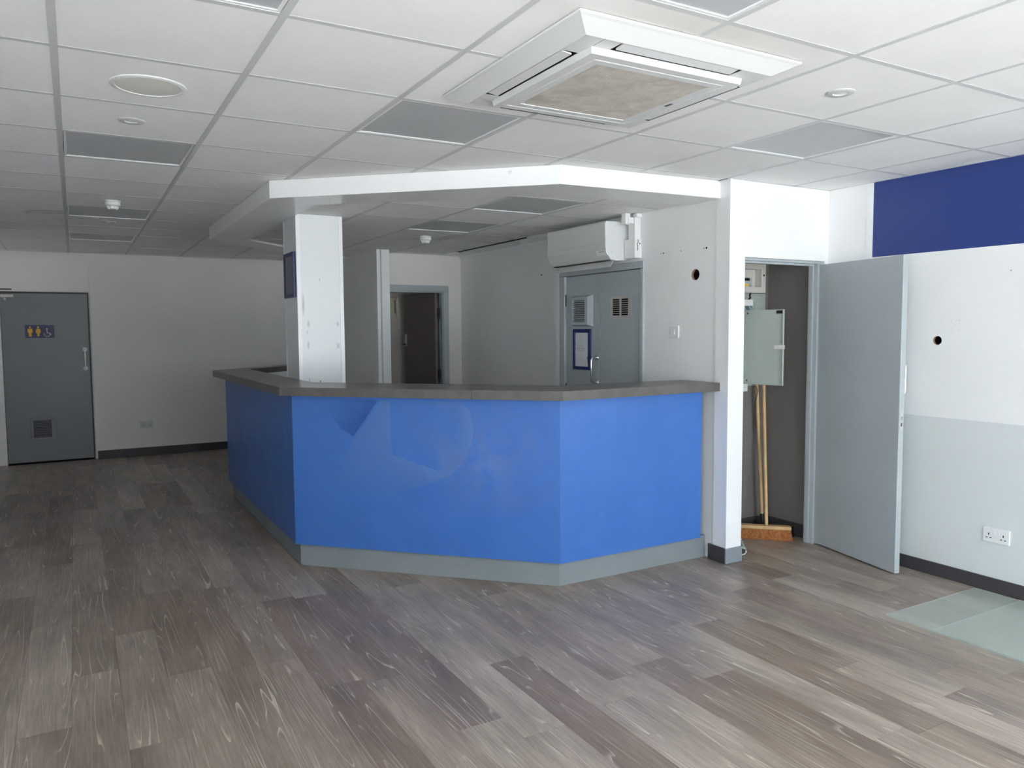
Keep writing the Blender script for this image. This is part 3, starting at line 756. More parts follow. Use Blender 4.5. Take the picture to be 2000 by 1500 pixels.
t = thing('socket', (2.16, 3.222, 1.15), 'white socket low on the column, half hidden by the worktop', 'socket')
MB().box(2.105, 2.205, 3.222, 3.234, 1.098, 1.186).build('plate', M['white_plastic'], t, bevel=.003)
MB().box(2.160, 2.172, 3.218, 3.222, 1.155, 1.175).build('rocker', M['white_plastic'], t)
MB().box(2.180, 2.187, 3.2212, 3.222, 1.155, 1.163).build('pin_hole', M['dark'], t)

# ------------------------------------------------------------------ skirting
def base(name, x0, x1, y0, y1, m, z=.10, lb=None):
    o = MB().box(x0, x1, y0, y1, .0002, z).build(name, m, bevel=.004); o['kind'] = 'structure'
    if lb: o['label'] = lb
    return o
base('baseboard_right', XR-.012, XR, YW0, 1.18, M['skirt_dark'], .082, 'dark skirting along the right wall')
base('baseboard_pillar_side', 4.226, 4.238, 1.18, 1.335, M['skirt_dark'], .102, 'dark skirting on the side of the white pillar')
base('baseboard_pillar_front', 4.226, 4.372, 1.168, 1.18, M['skirt_grey'], .102, 'grey skirting on the front of the white pillar')
base('baseboard_closet_back', 4.35, XR-.012, 1.688, 1.70, M['skirt_dark'], .10)
base('baseboard_closet_side', XR-.012, XR, 1.28, 1.70, M['skirt_dark'], .10)
base('baseboard_far', .81, 3.36, YFAR-.034, YFAR-.02, M['skirt_dark'], .10, 'dark skirting along the far wall')
base('baseboard_left', XL, XL+.012, YW0, 6.12, M['skirt_dark'], .10)
tag(MB().box(XR-.006, XR, .84, .882, 1.97, H-.002).build('trim_1', M['white_gloss']), 'white edging strip beside the blue band', kind='structure')
tag(MB().box(.795, .925, YFAR-.026, YFAR-.02, .10, H-.002).build('trim_2', M['warm_wall']), 'flat upright strip beside the toilet door', kind='structure')
tag(MB().box(4.232, 4.238, 1.176, 1.190, .10, H-.003).build('trim_3', M['white_gloss']), 'thin corner bead on the white pillar', kind='structure')

# pillar side face is the end of the closet front wall plus a short stub to the counter wall
MB().box(4.238, 4.25, 1.28, 1.30, 0, H-.003).build('wall_stub', M['white_wall'])['kind'] = 'structure'

# ------------------------------------------------------------------ doors
def frame3(parent, ax, face, d, u0, u1, z1, w, m):
    for a, b, c, e in ((u0, u0+w, 0, z1-w), (u1-w, u1, 0, z1-w), (u0, u1, z1-w, z1)):
        r = (face, face+d, a, b) if ax == 'x' else (a, b, face, face+d)
        MB().box(min(r[0], r[1]), max(r[0], r[1]), min(r[2], r[3]), max(r[2], r[3]), c+.0005, e).build('frame_bar', m, parent, bevel=.003)

# door_1: toilet door on the far wall
d1 = thing('door_1', (.34, YFAR, 0), 'dim grey toilet door with a vent and white pull handle', None, kind='structure')
YD = YFAR-.005
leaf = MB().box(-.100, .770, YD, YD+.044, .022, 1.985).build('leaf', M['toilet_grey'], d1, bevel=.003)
MB().box(-.105, .785, YFAR+.045, YFAR+.06, -.0044, 2.004).build('stop_board', M['dark'], d1)
MB().box(.772, .785, YFAR+.0, YFAR+.045, .0005, 2.004).build('jamb', M['skirt_dark'], d1)
MB().box(-.105, .772, YFAR+.0, YFAR+.045, 1.988, 2.004).build('head', M['skirt_dark'], d1)
v = MB(); 
for r in ((.137, .391, .274, .306), (.137, .391, .506, .543), (.137, .165, .306, .506), (.345, .391, .306, .506)): v.box(r[0], r[1], YD-.016, YD, r[2], r[3])
vt = v.build('vent', M['toilet_grey'], leaf, bevel=.003)
MB().box(.165, .345, YD-.003, YD-.001, .306, .506).build('vent_back', M['dark'], leaf)
for k in range(10):
    z = .312+k*.0195
    MB().extr([(.165, YD-.014, z), (.165, YD-.003, z+.013), (.165, YD-.001, z+.013), (.165, YD-.012, z)], (.18, 0, 0), 0).build('vent_slat', M['toilet_grey'], leaf)
hd = MB().tube([(.722, YD-.028, 1.33), (.722, YD-.036, 1.32), (.722, YD-.036, 1.11), (.722, YD-.028, 1.10)], .0085).build('pull_handle', M['white_plastic'], leaf, smooth=True)  # white colour of handle and roses stands in for reflections on polished metal
for z in (1.328, 1.102):
    MB().cyl((.722, YD, z), (.722, YD-.012, z), .026, .022, 24).build('handle_rose', M['white_plastic'], leaf, smooth=True)
    MB().cyl((.722, YD-.012, z), (.722, YD-.030, z), .010, .010, 12).build('handle_post', M['dark_metal'], leaf)
MB().box(-.12+.03, .035, YD-.045, YD, 1.935, 1.968).build('closer_body', M['steel'], leaf, bevel=.004)
MB().box(-.09, .02, YD-.040, YD-.026, 2.02, 2.034).build('closer_arm', M['dark_metal'], leaf)
MB().cyl((-.05, YD-.022, 1.905), (-.05, YD-.022, 1.94), .014, .014, 12).build('closer_spindle', M['steel'], leaf)
t = thing('toilet_sign', (.27, YD, 1.545), 'navy toilet sign with yellow man, woman and wheelchair symbols', 'sign')
MB().box(.128, .419, YD-.004, YD-.0003, 1.470, 1.619).build('plate', M['navy_sign'], t)
ys = YD-.0052
def figure(name, pts, m): MB().extr([(x, YD-.0041, z) for x, z in pts], (0, -.0012, 0), 0).build(name, m, t)
def disc(cx, cz, r, n=16): return [(cx+r*math.cos(2*PI*k/n), cz+r*math.sin(2*PI*k/n)) for k in range(n)]
cxm = .178
figure('man_head', disc(cxm, 1.594, .0105), M['sign_yellow'])
figure('man_body', [(cxm-.023, 1.577), (cxm+.023, 1.577), (cxm+.025, 1.535), (cxm+.014, 1.530), (cxm+.014, 1.487), (cxm-.014, 1.487), (cxm-.014, 1.530), (cxm-.025, 1.535)], M['sign_yellow'])
cxw = .258
figure('woman_head', disc(cxw, 1.594, .0105), M['sign_yellow'])
figure('woman_body', [(cxw-.012, 1.578), (cxw+.012, 1.578), (cxw+.025, 1.555), (cxw+.024, 1.535), (cxw+.012, 1.518), (cxw+.010, 1.487), (cxw-.010, 1.487), (cxw-.012, 1.518), (cxw-.024, 1.535), (cxw-.025, 1.555)], M['sign_yellow'])
wx, wz = .345, 1.512
figure('wheelchair_head', disc(wx, 1.572, .009), M['sign_pale'])
MB().tube([(wx+.030*math.cos(a), ys+.0005, wz+.026*math.sin(a)) for a in [math.radians(150+k*18) for k in range(15)]], .0038, 6).build('wheelchair_wheel', M['sign_pale'], t)
MB().tube([(wx, ys+.0005, 1.560), (wx+.003, ys+.0005, 1.527), (wx+.028, ys+.0005, 1.524), (wx+.042, ys+.0005, 1.502)], .0045, 6).build('wheelchair_rider', M['sign_pale'], t)

def uk_socket(name, ax, face, sgn, u, z, lb, grp, w=.146, hgt=.086, double=True, mm=None):
    """socket plate on a wall. ax 'x': plate on plane x=face standing out by sgn."""
    m = mm or M['white_plastic']
    t = thing(name, (face, u, z) if ax == 'x' else (u, face, z), lb, 'socket', grp)
    def bx(nm, a, b, c, d, e0, e1, mat_, par, bev=0):
        lo, hi = sorted((face+sgn*e0, face+sgn*e1))
        r = (lo, hi, a, b, c, d) if ax == 'x' else (a, b, lo, hi, c, d)
        return MB().box(*r).build(nm, mat_, par, bevel=bev)
    bx('plate', u-w/2, u+w/2, z-hgt/2, z+hgt/2, 0, .010, m, t, .003)
    for k in ((-.040, .040) if double else ()):
        for du_, dz_, a, b in ((0, .004, .0028, .0065), (-.011, -.017, .0048, .0026), (.011, -.017, .0048, .0026)):
            bx('pin_hole', u+k+du_-a, u+k+du_+a, z+dz_-b, z+dz_+b, .0098, .0104, M['dark'], t)
    if double:
        for k in (-.012, .012): bx('rocker', u+k-.007, u+k+.007, z+.006, z+.030, .010, .0135, m, t)
    return t, bx
uk_socket('socket', 'x', XR, -1, .0, .331, 'white double wall socket low on the right wall', None)
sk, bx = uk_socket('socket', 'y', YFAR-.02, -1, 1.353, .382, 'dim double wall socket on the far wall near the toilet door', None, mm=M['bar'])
# light switch on the wall beside the double doors
t = thing('light_switch', (4.25, 1.694, 1.507), 'white single light switch on the wall beside the double doors', 'switch')
MB().box(4.239, 4.25, 1.652, 1.736, 1.465, 1.549).build('plate', M['white_plastic'], t, bevel=.003)
MB().extr([(4.239, 1.688, 1.525), (4.239, 1.688, 1.490), (4.233, 1.688, 1.490)], (0, .012, 0), 0).build('rocker', M['white_plastic'], t)

# door_2: pair of grey doors beside the counter
d2 = thing('door_2', (4.25, 2.58, 0), 'pair of grey flush doors beside the counter under the wall air conditioner', None, kind='structure')
for a, b, c, e in ((2.030, 2.066, 0, 1.972), (3.062, 3.140, 0, 1.972), (2.030, 3.140, 1.972, 2.025)):
    MB().box(4.236, 4.300, a, b, c+.0005, e).build('frame_bar', M['frame_grey'], d2, bevel=.004)
MB().box(4.312, 4.33, 2.036, 3.134, -.0044, 2.009).build('stop_board', M['dark'], d2)
LX = 4.256
l1 = MB().box(LX, LX+.044, 2.581, 3.059, .008, 1.968).build('leaf', M['grey_paint'], d2, bevel=.002)
l2 = MB().box(LX, LX+.044, 2.069, 2.577, .008, 1.968).build('leaf', M['grey_paint'], d2, bevel=.002)
for y, lf in ((3.061, l1), (2.067, l2)):
    for z in (1.77, 1.02, .25): MB().cyl((LX-.004, y, z-.05), (LX-.004, y, z+.05), .006, .006, 10).build('hinge', M['dark_metal'], lf)
# tapered plastic vent hood on the left leaf
y0, y1, z0, z1 = 2.672, 2.953, 1.550, 1.806; e = .034; X1 = LX-.030
vm = MB(); o4 = [(LX, y0, z0), (LX, y1, z0), (LX, y1, z1), (LX, y0, z1)]; i4 = [(X1, y0+.042, z0+.016), (X1, y1-.010, z0+.016), (X1, y1-.010, z1-.016), (X1, y0+.042, z1-.016)]
w4 = [(X1, 2.752, 1.588), (X1, 2.926, 1.588), (X1, 2.926, 1.770), (X1, 2.752, 1.770)]; b4 = [(LX-.006, *p[1:]) for p in w4]
vm.add(o4+i4, [(i, (i+1) % 4, 4+(i+1) % 4, 4+i) for i in range(4)]); vm.add(i4+w4, [(i, (i+1) % 4, 4+(i+1) % 4, 4+i) for i in range(4)]); vm.add(w4+b4, [(i, (i+1) % 4, 4+(i+1) % 4, 4+i) for i in range(4)])
vh = vm.build('vent_hood', M['grey_paint'], l1)
MB().box(LX-.006, LX-.002, 2.752, 2.926, 1.588, 1.770).build('vent_back', M['dark_metal'], l1)
for k in range(10):
    z = 1.592+k*.018
    MB().extr([(X1+.001, 2.753, z), (LX-.010, 2.753, z+.013), (LX-.010, 2.753, z+.0155), (X1+.001, 2.753, z+.0045)], (0, .172, 0), 0).build('vent_slat', M['grey_paint'], l1)
# stainless hit-and-miss grille on the right leaf
MB().box(LX-.002, LX-.0005, 2.200, 2.424, 1.630, 1.766).build('grille_back', M['dark'], l2)
gp = MB()
for r in ((2.180, 2.443, 1.618, 1.633), (2.180, 2.443, 1.763, 1.778), (2.180, 2.222, 1.633, 1.763), (2.412, 2.443, 1.633, 1.763), (2.304, 2.326, 1.633, 1.763)): gp.box(LX-.004, LX-.002, r[0], r[1], r[2], r[3])
gpl = gp.build('vent_plate', M['steel'], l2)
for k in range(9):
    z = 1.633+k*.0161-.004
    if k in (0,): continue
    for a, b in ((2.222, 2.304), (2.326, 2.412)):
        MB().extr([(LX-.004, a, z), (LX-.004, a, z+.0055), (LX-.0045, a, z+.0055), (LX-.010, a, z)], (0, b-a, 0), 0).build('vent_slat', M['steel'], l2)
# pull handle
hx = LX-.055
MB().tube([(LX-.002, 2.622, 1.300), (hx+.018, 2.622, 1.300), (hx+.006, 2.622, 1.295), (hx, 2.622, 1.280), (hx, 2.622, 1.120), (hx+.006, 2.622, 1.105), (hx+.018, 2.622, 1.100), (LX-.002, 2.622, 1.100)], .0085).build('pull_handle', M['chrome'], l1, smooth=True)
for z in (1.300, 1.100): MB().cyl((LX, 2.622, z), (LX-.008, 2.622, z), .023, .019, 20).build('handle_rose', M['chrome'], l1, smooth=True)
t = thing('notice_frame', (LX, 2.82, 1.363), 'blue framed paper notice on the left grey door by the counter', 'notice')
fx = LX-.014
for r in ((2.697, 2.944, 1.196, 1.222), (2.697, 2.944, 1.501, 1.530), (2.920, 2.944, 1.222, 1.501), (2.697, 2.728, 1.222, 1.501)): MB().box(fx, LX-.0005, *r).build('frame_bar', M['navy'], t, bevel=.002)
pp = MB().box(LX-.004, LX-.001, 2.728, 2.920, 1.222, 1.501).build('paper', M['paper'], t)
for a, b, z in ((2.800, 2.895, 1.391), (2.785, 2.898, 1.372), (2.782, 2.898, 1.364), (2.795, 2.898, 1.349)): MB().box(LX-.0046, LX-.004, a, b, z, z+.0035).build('text_line', M['ink'], pp)
MB().extr([(LX-.0045, 2.728, 1.300), (LX-.0045, 2.750, 1.305), (LX-.0045, 2.733, 1.222), (LX-.0045, 2.728, 1.222)], (-.002, 0, 0), 0).build('folded_corner', M['grey_panel'], pp)

# door_3: open door behind the counter
d3 = thing('door_3', (3.92, YB, 0), 'open dark brown door in a grey frame behind the counter', None, kind='structure')
for a, b, c, e in ((3.55, 3.600, 0, 1.965), (4.272, 4.340, 0, 1.965), (3.55, 4.340, 1.965, 2.030)):
    MB().box(a, b, YB-.016, YB, c+.0005, e).build('frame_bar', M['frame_grey'], d3, bevel=.004)
for a, b, c, e in ((3.565, 3.585, 0, 1.950), (4.262, 4.285, 0, 1.950), (3.565, 4.285, 1.950, 1.974)):
    MB().box(a, b, YB, YB+.098, c+.0005, e).build('lining', M['frame_grey'], d3)
hg = Vector((4.246, YB+.085)); fe = Vector((4.150, 6.375)); dv = (fe-hg).normalized(); nv = Vector((-dv.y, dv.x))
lf = MB().prism([hg, hg+dv*.70, hg+dv*.70+nv*.040, hg+nv*.040], .008, 1.945).build('leaf', M['leaf_brown'], d3)
for z in (1.72, 1.02, .25):
    MB().box(4.236, 4.262, YB+.052, YB+.082, z-.055, z+.055).build('hinge', M['dark_metal'], d3)
q = hg+dv*.645+nv*.040
MB().prism([q, q+dv*.03, q+dv*.03+nv*.02, q+nv*.02], 1.34, 1.48).build('keypad_lock', M['steel'], lf)
MB().tube([(q.x+dv.x*.015+nv.x*.02, q.y+dv.y*.015+nv.y*.02, 1.36), (q.x+dv.x*.015+nv.x*.045, q.y+dv.y*.015+nv.y*.045, 1.36), (q.x-dv.x*.06+nv.x*.045, q.y-dv.y*.06+nv.y*.045, 1.36)], .007, 8).build('lever', M['dark_metal'], lf)
t = thing('intercom', (4.040, 6.56, 1.82), 'cream wall phone seen through the open door behind the counter', 'phone')
MB().box(3.985, 4.082, 6.520, 6.56, 1.705, 1.935).build('base', M['cream_plastic'], t, bevel=.006)
hs = MB(); hs.box(4.055, 4.095, 6.495, 6.520, 1.705, 1.935); hs.box(4.060, 4.090, 6.480, 6.495, 1.705, 1.755); hs.box(4.060, 4.090, 6.480, 6.495, 1.885, 1.935)
hs.build('handset', M['cream_plastic'], t, bevel=.005)
MB().box(4.042, 4.050, 6.515, 6.520, 1.74, 1.90).build('cradle_gap', M['dark_metal'], t)

# door_4: store cupboard door standing open
d4 = thing('door_4', (5.12, 1.22, 0), 'grey store cupboard door standing open on the right', None, kind='structure')
for a, b, c, e in ((4.372, 4.386, 0, 1.968), (5.098, 5.135, 0, 1.968), (4.372, 5.135, 1.968, 1.984)):
    MB().box(a, b, 1.205, 1.280, c+.0005, e).build('lining', M['frame_grey'], d4)
MB().box(4.386, 5.098, 1.235, 1.262, 1.955, 1.968).build('stop_bead', M['frame_grey'], d4)
MB().box(5.086, 5.098, 1.235, 1.262, .0005, 1.955).build('stop_bead', M['frame_grey'], d4)
hg = Vector((5.120, 1.212)); fe = Vector((4.9555, .480)); dv = (fe-hg).normalized(); nv = Vector((-dv.y, dv.x))
if nv.x < 0: nv = -nv
DL = (fe-hg).length
lf = MB().prism([hg, hg+dv*DL, hg+dv*DL+nv*.038, hg+nv*.038], .010, 1.962).build('leaf', M['grey_paint'], d4, bevel=.002)
q = hg+dv*(DL+.0003)
MB().prism([q+nv*.010, q+nv*.010+dv*.0012, q+nv*.028+dv*.0012, q+nv*.028], .905, 1.017).build('lock_plate', M['steel'], lf)
MB().prism([q+nv*.014+dv*.001, q+nv*.014+dv*.006, q+nv*.024+dv*.004, q+nv*.024+dv*.001], .965, .985).build('latch', M['chrome'], lf)
MB().prism([q+nv*.015+dv*.001, q+nv*.015+dv*.0018, q+nv*.023+dv*.0018, q+nv*.023+dv*.001], .925, .945).build('bolt', M['dark_metal'], lf)
b0 = hg+dv*(DL-.055)+nv*.038
pts = [(b0, 1.305), (b0+nv*.042, 1.305), (b0+nv*.052, 1.296), (b0+nv*.055, 1.283), (b0+nv*.055, 1.135), (b0+nv*.052, 1.122), (b0+nv*.042, 1.113), (b0, 1.113)]
MB().tube([(p.x, p.y, z) for p, z in pts], .0085).build('pull_handle', M['chrome'], lf, smooth=True)
for z in (1.70, 1.0, .25):
    MB().cyl((hg.x-.004, hg.y+.012, z-.05), (hg.x-.004, hg.y+.012, z+.05), .006, .006, 10).build('hinge', M['dark_metal'], lf)

# ------------------------------------------------------------------ wall air conditioner
wa = thing('wall_air_conditioner', (4.25, 2.585, 2.03), 'long white wall air conditioner above the double doors', 'air conditioner')
YA, YZ = 2.19, 2.985
prof = [(4.250, 2.318), (4.022, 2.318), (4.016, 2.300), (4.022, 2.120), (4.040, 2.075), (4.064, 2.040), (4.120, 2.032), (4.250, 2.040)]
MB().extr([(x, YA, z) for x, z in prof], (0, YZ-YA, 0), 0).build('body', M['ac_plastic'], wa, bevel=.004)
MB().extr([(4.019, YA+.004, 2.306), (4.0235, YA+.004, 2.118), (4.0195, YA+.004, 2.118), (4.0135, YA+.004, 2.306)], (0, YZ-YA-.008, 0), 0).build('front_panel', M['ac_plastic'], wa)
MB().extr([(4.0185, YA+.05, 2.163), (4.0190, YA+.05, 2.155), (4.0165, YA+.05, 2.155), (4.0155, YA+.05, 2.163)], (0, YZ-YA-.11, 0), 0).build('panel_groove', M['bar'], wa)
MB().extr([(4.0255, YA+.004, 2.110), (4.041, YA+.004, 2.073), (4.036, YA+.004, 2.072), (4.0205, YA+.004, 2.110)], (0, .125, 0), 0).build('display_panel', M['white_plastic'], wa)
MB().extr([(4.0275, YA+.03, 2.1015), (4.0300, YA+.03, 2.0955), (4.0240, YA+.03, 2.0955), (4.0215, YA+.03, 2.1015)], (0, .06, 0), 0).build('badge', M['ink'], wa)
MB().extr([(4.062, YA+.03, 2.038), (4.090, YA+.03, 2.0345), (4.090, YA+.03, 2.031), (4.062, YA+.03, 2.034)], (0, YZ-YA-.06, 0), 0).build('outlet_gap', M['dark_metal'], wa)
MB().extr([(4.098, YA+.01, 2.030), (4.070, YA+.01, 1.985), (4.067, YA+.01, 1.9865), (4.094, YA+.01, 2.032)], (0, YZ-YA-.05, 0), 0).build('air_flap', M['ac_plastic'], wa)
MB().cyl((4.075, YA, 2.095), (4.075, YA-.001, 2.095), .006, .006, 12).build('screw_cap', M['bar'], wa)
tr = thing('pipe_trunking', (4.25, 2.12, 2.05), 'white pipe trunking beside the wall air conditioner', 'trunking')
MB().box(4.196, 4.250, 2.075, 2.150, 2.185, 2.340).build('duct', M['white_plastic'], tr, bevel=.003)
MB().box(4.186, 4.250, 2.062, 2.185, 2.045, 2.185).build('junction_cover', M['white_plastic'], tr, bevel=.003)
MB().box(4.205, 4.250, 2.062, 2.110, 2.340, LOW-.0005).build('elbow', M['white_plastic'], tr, bevel=.003)
MB().box(4.130, 4.175, 2.100, 2.150, 2.290, LOW-.0005).build('riser', M['white_plastic'], tr, bevel=.003)
MB().box(4.150, 4.205, 2.090, 2.150, 2.296, 2.340).build('riser_arm', M['white_plastic'], tr, bevel=.003)
MB().tube([(4.214, 2.0615, 2.178), (4.216, 2.0615, 2.160), (4.208, 2.0615, 2.145), (4.214, 2.0615, 2.130), (4.211, 2.0615, 2.100)], .0022, 6).build('crack', M['dark'], tr)
MB().cyl((4.232, 2.062, 2.150), (4.232, 2.0612, 2.150), .005, .005, 10).build('screw_hole', M['dark'], tr)

# ------------------------------------------------------------------ store cupboard contents
cu = thing('fuse_box', (4.83, 1.70, 1.89), 'cream fuse box with a window and yellow label, top of the store cupboard', 'fuse box')
YC = 1.60
bd = MB()
for r in ((4.62, 4.70, 1.785, 1.992), (4.985, 5.030, 1.785, 1.992), (4.70, 4.985, 1.785, 1.826), (4.70, 4.985, 1.955, 1.992)): bd.box(r[0], r[1], YC, 1.70, r[2], r[3])
bd.box(4.70, 4.985, YC+.06, 1.70, 1.826, 1.955); bd.build('case', M['cream_case'], cu)
MB().box(4.70, 4.93, YC+.04, YC+.06, 1.830, 1.895).build('breaker_row', M['elec_grey'], cu)
for k in range(6): MB().box(4.735+k*.028, 4.751+k*.028, YC+.022, YC+.04, 1.872, 1.890).build('breaker_switch', M['black_plastic'], cu)
wl = MB().box(4.812, 4.892, YC+.034, YC+.0395, 1.829, 1.852).build('warning_label', M['paper'], cu)
MB().box(4.842, 4.888, YC+.0325, YC+.034, 1.832, 1.849).build('yellow_field', M['yellow_label'], wl)
MB().extr([(4.820, YC+.034, 1.833), (4.836, YC+.034, 1.833), (4.828, YC+.034, 1.849)], (0, -.001, 0), 0).build('warning_triangle', M['black_plastic'], wl)
MB().cyl((5.010, YC, 1.912), (5.010, YC-.003, 1.912), .007, .007, 14).build('lock', M['black_plastic'], cu)
bdp = thing('backing_board', (4.86, 1.70, 1.4), 'grey-green meter backing board below the fuse box', 'board')
MB().box(4.42, 5.123, 1.684, 1.6995, 1.10, 1.783).build('board', M['elec_grey'], bdp)
MB().cyl((5.085, 1.684, 1.765), (5.085, 1.681, 1.765), .006, .006, 10).build('screw', M['steel'], bdp)
t = thing('cable_box', (4.83, 1.64, 1.64), 'white cable box under the fuse box with a black cable', 'cable box')
MB().box(4.75, 4.905, 1.60, 1.684, 1.690, 1.735).build('case', M['white_plastic'], t, bevel=.003)
MB().tube([(4.90, 1.62, 1.784), (4.885, 1.615, 1.768), (4.895, 1.62, 1.750), (4.89, 1.63, 1.733)], .007, 8).build('cable', M['black_plastic'], t)
t = thing('isolator_switch', (4.955, 1.684, 1.69), 'round teal isolator peeping over the open meter cabinet door', 'switch')
MB().cyl((4.950, 1.684, 1.692), (4.950, 1.650, 1.692), .036, .036, 24).build('body', mat('teal_plastic', (.30, .42, .46), .4), t)
MB().cyl((4.950, 1.650, 1.692), (4.950, 1.640, 1.692), .020, .018, 24).build('knob', M['elec_grey'], t)
t = thing('cable_box', (4.80, 1.64, 1.11), 'white cable box just under the open meter cabinet', 'cable box')
MB().box(4.75, 4.862, 1.60, 1.684, 1.070, 1.140).build('case', M['white_plastic'], t, bevel=.003)
MB().box(4.75, 4.862, 1.597, 1.600, 1.100, 1.104).build('lid_seam', M['bar'], t)
mc = thing('meter_cabinet', (4.6, 1.62, 1.4), 'grey-green metal electrical cabinet with its door swung open', 'cabinet')
MB().box(4.44, 4.738, 1.552, 1.6835, 1.125, 1.668).build('body', M['elec_grey'], mc)
hg = Vector((4.741, 1.548)); fe = Vector((4.812, 1.236)); dv = (fe-hg).normalized(); nv = Vector((dv.y, -dv.x))    # nv towards the viewer's left
if nv.x > 0: nv = -nv
L_ = (fe-hg).length
z0, z1 = 1.135, 1.655
dr = MB().prism([hg, hg+dv*L_, hg+dv*L_-nv*.002, hg-nv*.002], z0, z1).build('door', M['elec_grey'], mc)
for a, b in ((0, .012), (L_-.004, L_)):
    MB().prism([hg+dv*a, hg+dv*b, hg+dv*b+nv*.016, hg+dv*a+nv*.016], z0, z1).build('door_lip', M['elec_grey'], dr)
for a, b in ((z0, z0+.003), (z1-.003, z1)):
    MB().prism([hg+dv*.012, hg+dv*(L_-.004), hg+dv*(L_-.004)+nv*.014, hg+dv*.012+nv*.014], a, b).build('door_lip', M['elec_grey'], dr)
p = hg+dv*(L_-.062)
MB().prism([p, p+dv*.068, p+dv*.068+nv*.018, p+nv*.018], 1.385, 1.412).build('latch', M['cream_case'], dr)
p = hg+dv*(L_-.060)
MB().prism([p, p+dv*.045, p+dv*.045+nv*.001, p+nv*.001], 1.626, 1.648).build('maker_label', M['dark_metal'], dr)
for z in (1.632, 1.160):
    p = hg+dv*.045; MB().cyl((p.x, p.y, z), (p.x+nv.x*.004, p.y+nv.y*.004, z), .005, .005, 10).build('screw', M['dark_metal'], dr)
    MB().prism([hg-dv*.01, hg+dv*.03, hg+dv*.03+nv*.006, hg-dv*.01+nv*.006], z-.012, z+.008).build('hinge', M['steel'], dr)
# brooms
br = thing('broom', (4.98, 1.50, 0), 'wide wooden broom with tan bristles standing in the store cupboard', 'broom')
a = Vector((4.800, 1.600)); b = Vector((5.060, 1.355)); d = (b-a).normalized(); n = Vector((d.y, -d.x))
if n.dot(Vector((-1, -1))) < 0: n = -n
hd = []
def quad(c, half, z): return [(c-d*half[0]-n*half[1]), (c+d*half[0]-n*half[1]), (c+d*half[0]+n*half[1]), (c-d*half[0]+n*half[1])]
c = (a+b)/2; hl = (b-a).length/2
MB().prism(quad(c, (hl, .030), 0), .072, .098).build('head', M['broom_wood'], br, bevel=.006)
bm = MB(); rg = random.Random(3)
lo = quad(c-n*.0, (hl+.012, .045), 0); hi = quad(c, (hl-.006, .026), 0)
bm.add([(p.x, p.y, .0006) for p in lo]+[(p.x, p.y, .0725) for p in hi], [(3, 2, 1, 0), (4, 5, 6, 7)]+[(i, (i+1) % 4, 4+(i+1) % 4, 4+i) for i in range(4)])
for k in range(150):
    u = rg.uniform(-1, 1); s_ = rg.choice((-1, 1)); top = c+d*(u*(hl-.008))+n*(s_*.025); bot = c+d*(u*(hl+.012)+rg.uniform(-.008, .008))+n*(s_*.046+rg.uniform(-.004, .006))
    bm.add([(top.x-d.x*.002, top.y-d.y*.002, .072), (top.x+d.x*.002, top.y+d.y*.002, .072), (bot.x+d.x*.0015, bot.y+d.y*.0015, .0008), (bot.x-d.x*.0015, bot.y-d.y*.0015, .0008)], [(0, 1, 2, 3)])
bo = bm.build('bristles', M['bristle'], br)
MB().tube([(4.937, 1.471, .085), (5.060, 1.628, 1.09), (5.086, 1.660, 1.30)], .0125, 14).build('handle', M['broom_wood'], br, smooth=True)
b2 = thing('broom', (5.08, 1.6, 0), 'second broom with a black head tucked behind the tan one', 'broom')
MB().prism([(5.020, 1.655), (5.118, 1.395), (5.150, 1.405), (5.052, 1.667)], .050, .078).build('head', M['black_plastic'], b2, bevel=.004)
bq = MB(); bq.add([(5.005, 1.665, .0006), (5.108, 1.385, .0006), (5.156, 1.400, .0006), (5.053, 1.678, .0006), (5.022, 1.653, .051), (5.118, 1.397, .051), (5.148, 1.407, .051), (5.050, 1.665, .051)],
                  [(3, 2, 1, 0), (4, 5, 6, 7)]+[(i, (i+1) % 4, 4+(i+1) % 4, 4+i) for i in range(4)])
bq.build('bristles', M['black_plastic'], b2)
MB().tube([(5.050, 1.617, .130), (5.006, 1.645, 1.09), (4.996, 1.651, 1.30)], .0125, 14).build('handle', M['broom_wood'], b2, smooth=True)
MB().cyl((5.054, 1.612, .066), (5.0497, 1.617, .140), .017, .015, 14).build('socket', M['black_plastic'], b2)
lp = [(4.986+.012*math.sin(k*.5), 1.632, 1.10-.014*k) for k in range(12)]
MB().tube(lp, .003, 6).build('hanging_cord', M['dark_metal'], b2)
ro = thing('rolled_mat', (4.55, 1.37, 0), 'small mottled white and green roll lying just inside the store cupboard', 'roll')
MB().cyl((4.478, 1.262, .0275), (4.690, 1.520, .0275), .027, .027, 24).build('roll', M['roll'], ro, smooth=True)
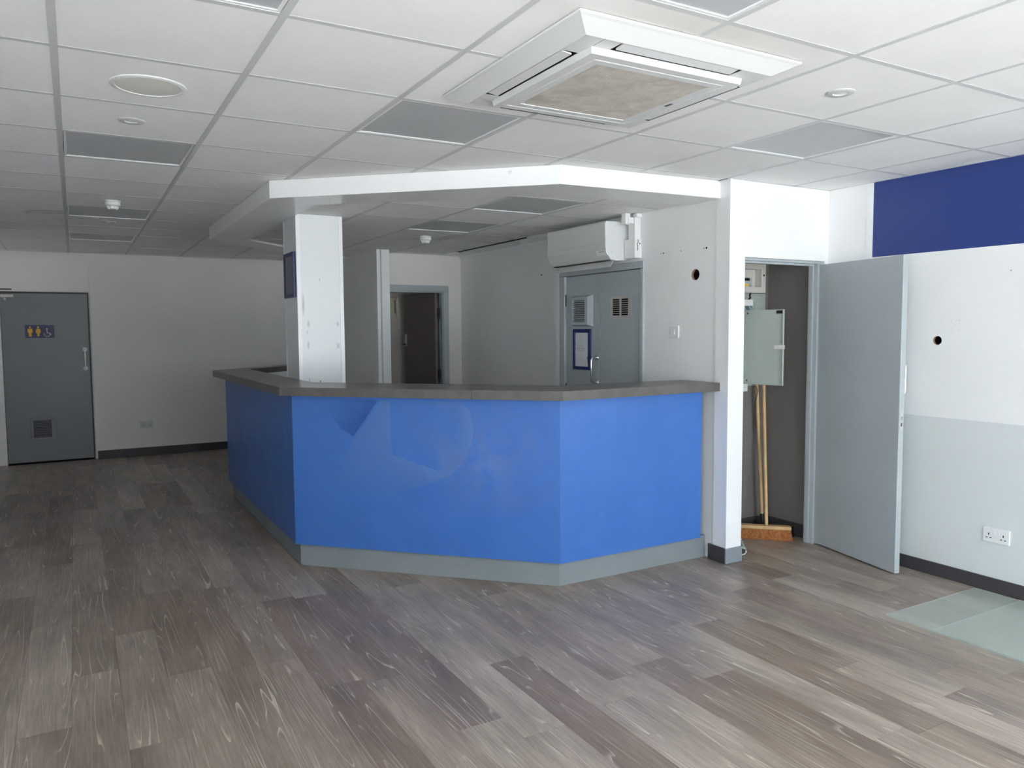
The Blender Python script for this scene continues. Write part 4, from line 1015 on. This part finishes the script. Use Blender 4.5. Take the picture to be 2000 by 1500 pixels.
e0 = Vector((4.478, 1.262, .0275)); dr_ = (e0-Vector((4.690, 1.520, .0275))).normalized()
MB().cyl(e0, e0+dr_*.002, .018, .018, 20).build('core', M['dark_metal'], ro)

# ------------------------------------------------------------------ translucent sheets on the floor
t = tag(MB().box(4.303, 5.140, -1.05, .098, .0004, .0044).build('acrylic_sheet', M['sheet'], bevel=.0008), 'lower translucent green-tinted sheet lying flat by the right wall', 'sheet', 'translucent sheets on the floor')
t = tag(MB().box(4.312, 5.136, -1.30, -.158, .0048, .0088).build('acrylic_sheet', M['sheet'], bevel=.0008), 'upper translucent green-tinted sheet overlapping the other by the right wall', 'sheet', 'translucent sheets on the floor')

# ------------------------------------------------------------------ fixings left in the walls
for y, z, r, lb in ((1.399, 2.057, .007, 'largest dark screw hole high on the wall, above the round hole'), (1.422, 2.055, .003, 'tiny screw hole just left of the largest one, above the round hole'),
                    (1.846, 2.060, .003, 'tiny screw hole nearest the double doors, left of its dark neighbour'), (1.822, 2.060, .005, 'dark screw hole high on the wall near the double doors'),
                    (1.644, 2.060, .003, 'lone tiny screw hole midway between the pairs beside the double doors')):
    tag(MB().cyl((4.2499, y, z), (4.2485, y, z), r, r, 12).build('wall_plug', M['dark']), lb, 'wall plug', 'screw holes beside the double doors')
for y, z, lb in ((.305, 1.566, 'upper left'), (.258, 1.566, 'upper right'), (.303, 1.515, 'lower left'), (.255, 1.514, 'lower right')):
    tag(MB().cyl((5.1699, y, z), (5.1690, y, z), .004, .004, 10).build('filled_hole', M['grey_wall']), lb+' of four faint filled holes above the round hole, right wall', 'wall plug', 'faint filled holes on the right wall')
o = MB().cyl((5.1699, -.021, 1.841), (5.1690, -.021, 1.841), .005, .005, 10).build('wall_plug', M['ink']); tag(o, 'tiny grey screw hole high on the right wall near the photo edge', 'wall plug')
o = MB().cyl((4.4999, 3.85, 2.045), (4.4985, 3.85, 2.045), .008, .008, 12).build('wall_plug', M['dark']); tag(o, 'single dark screw hole on the wall left of the air conditioner', 'wall plug')
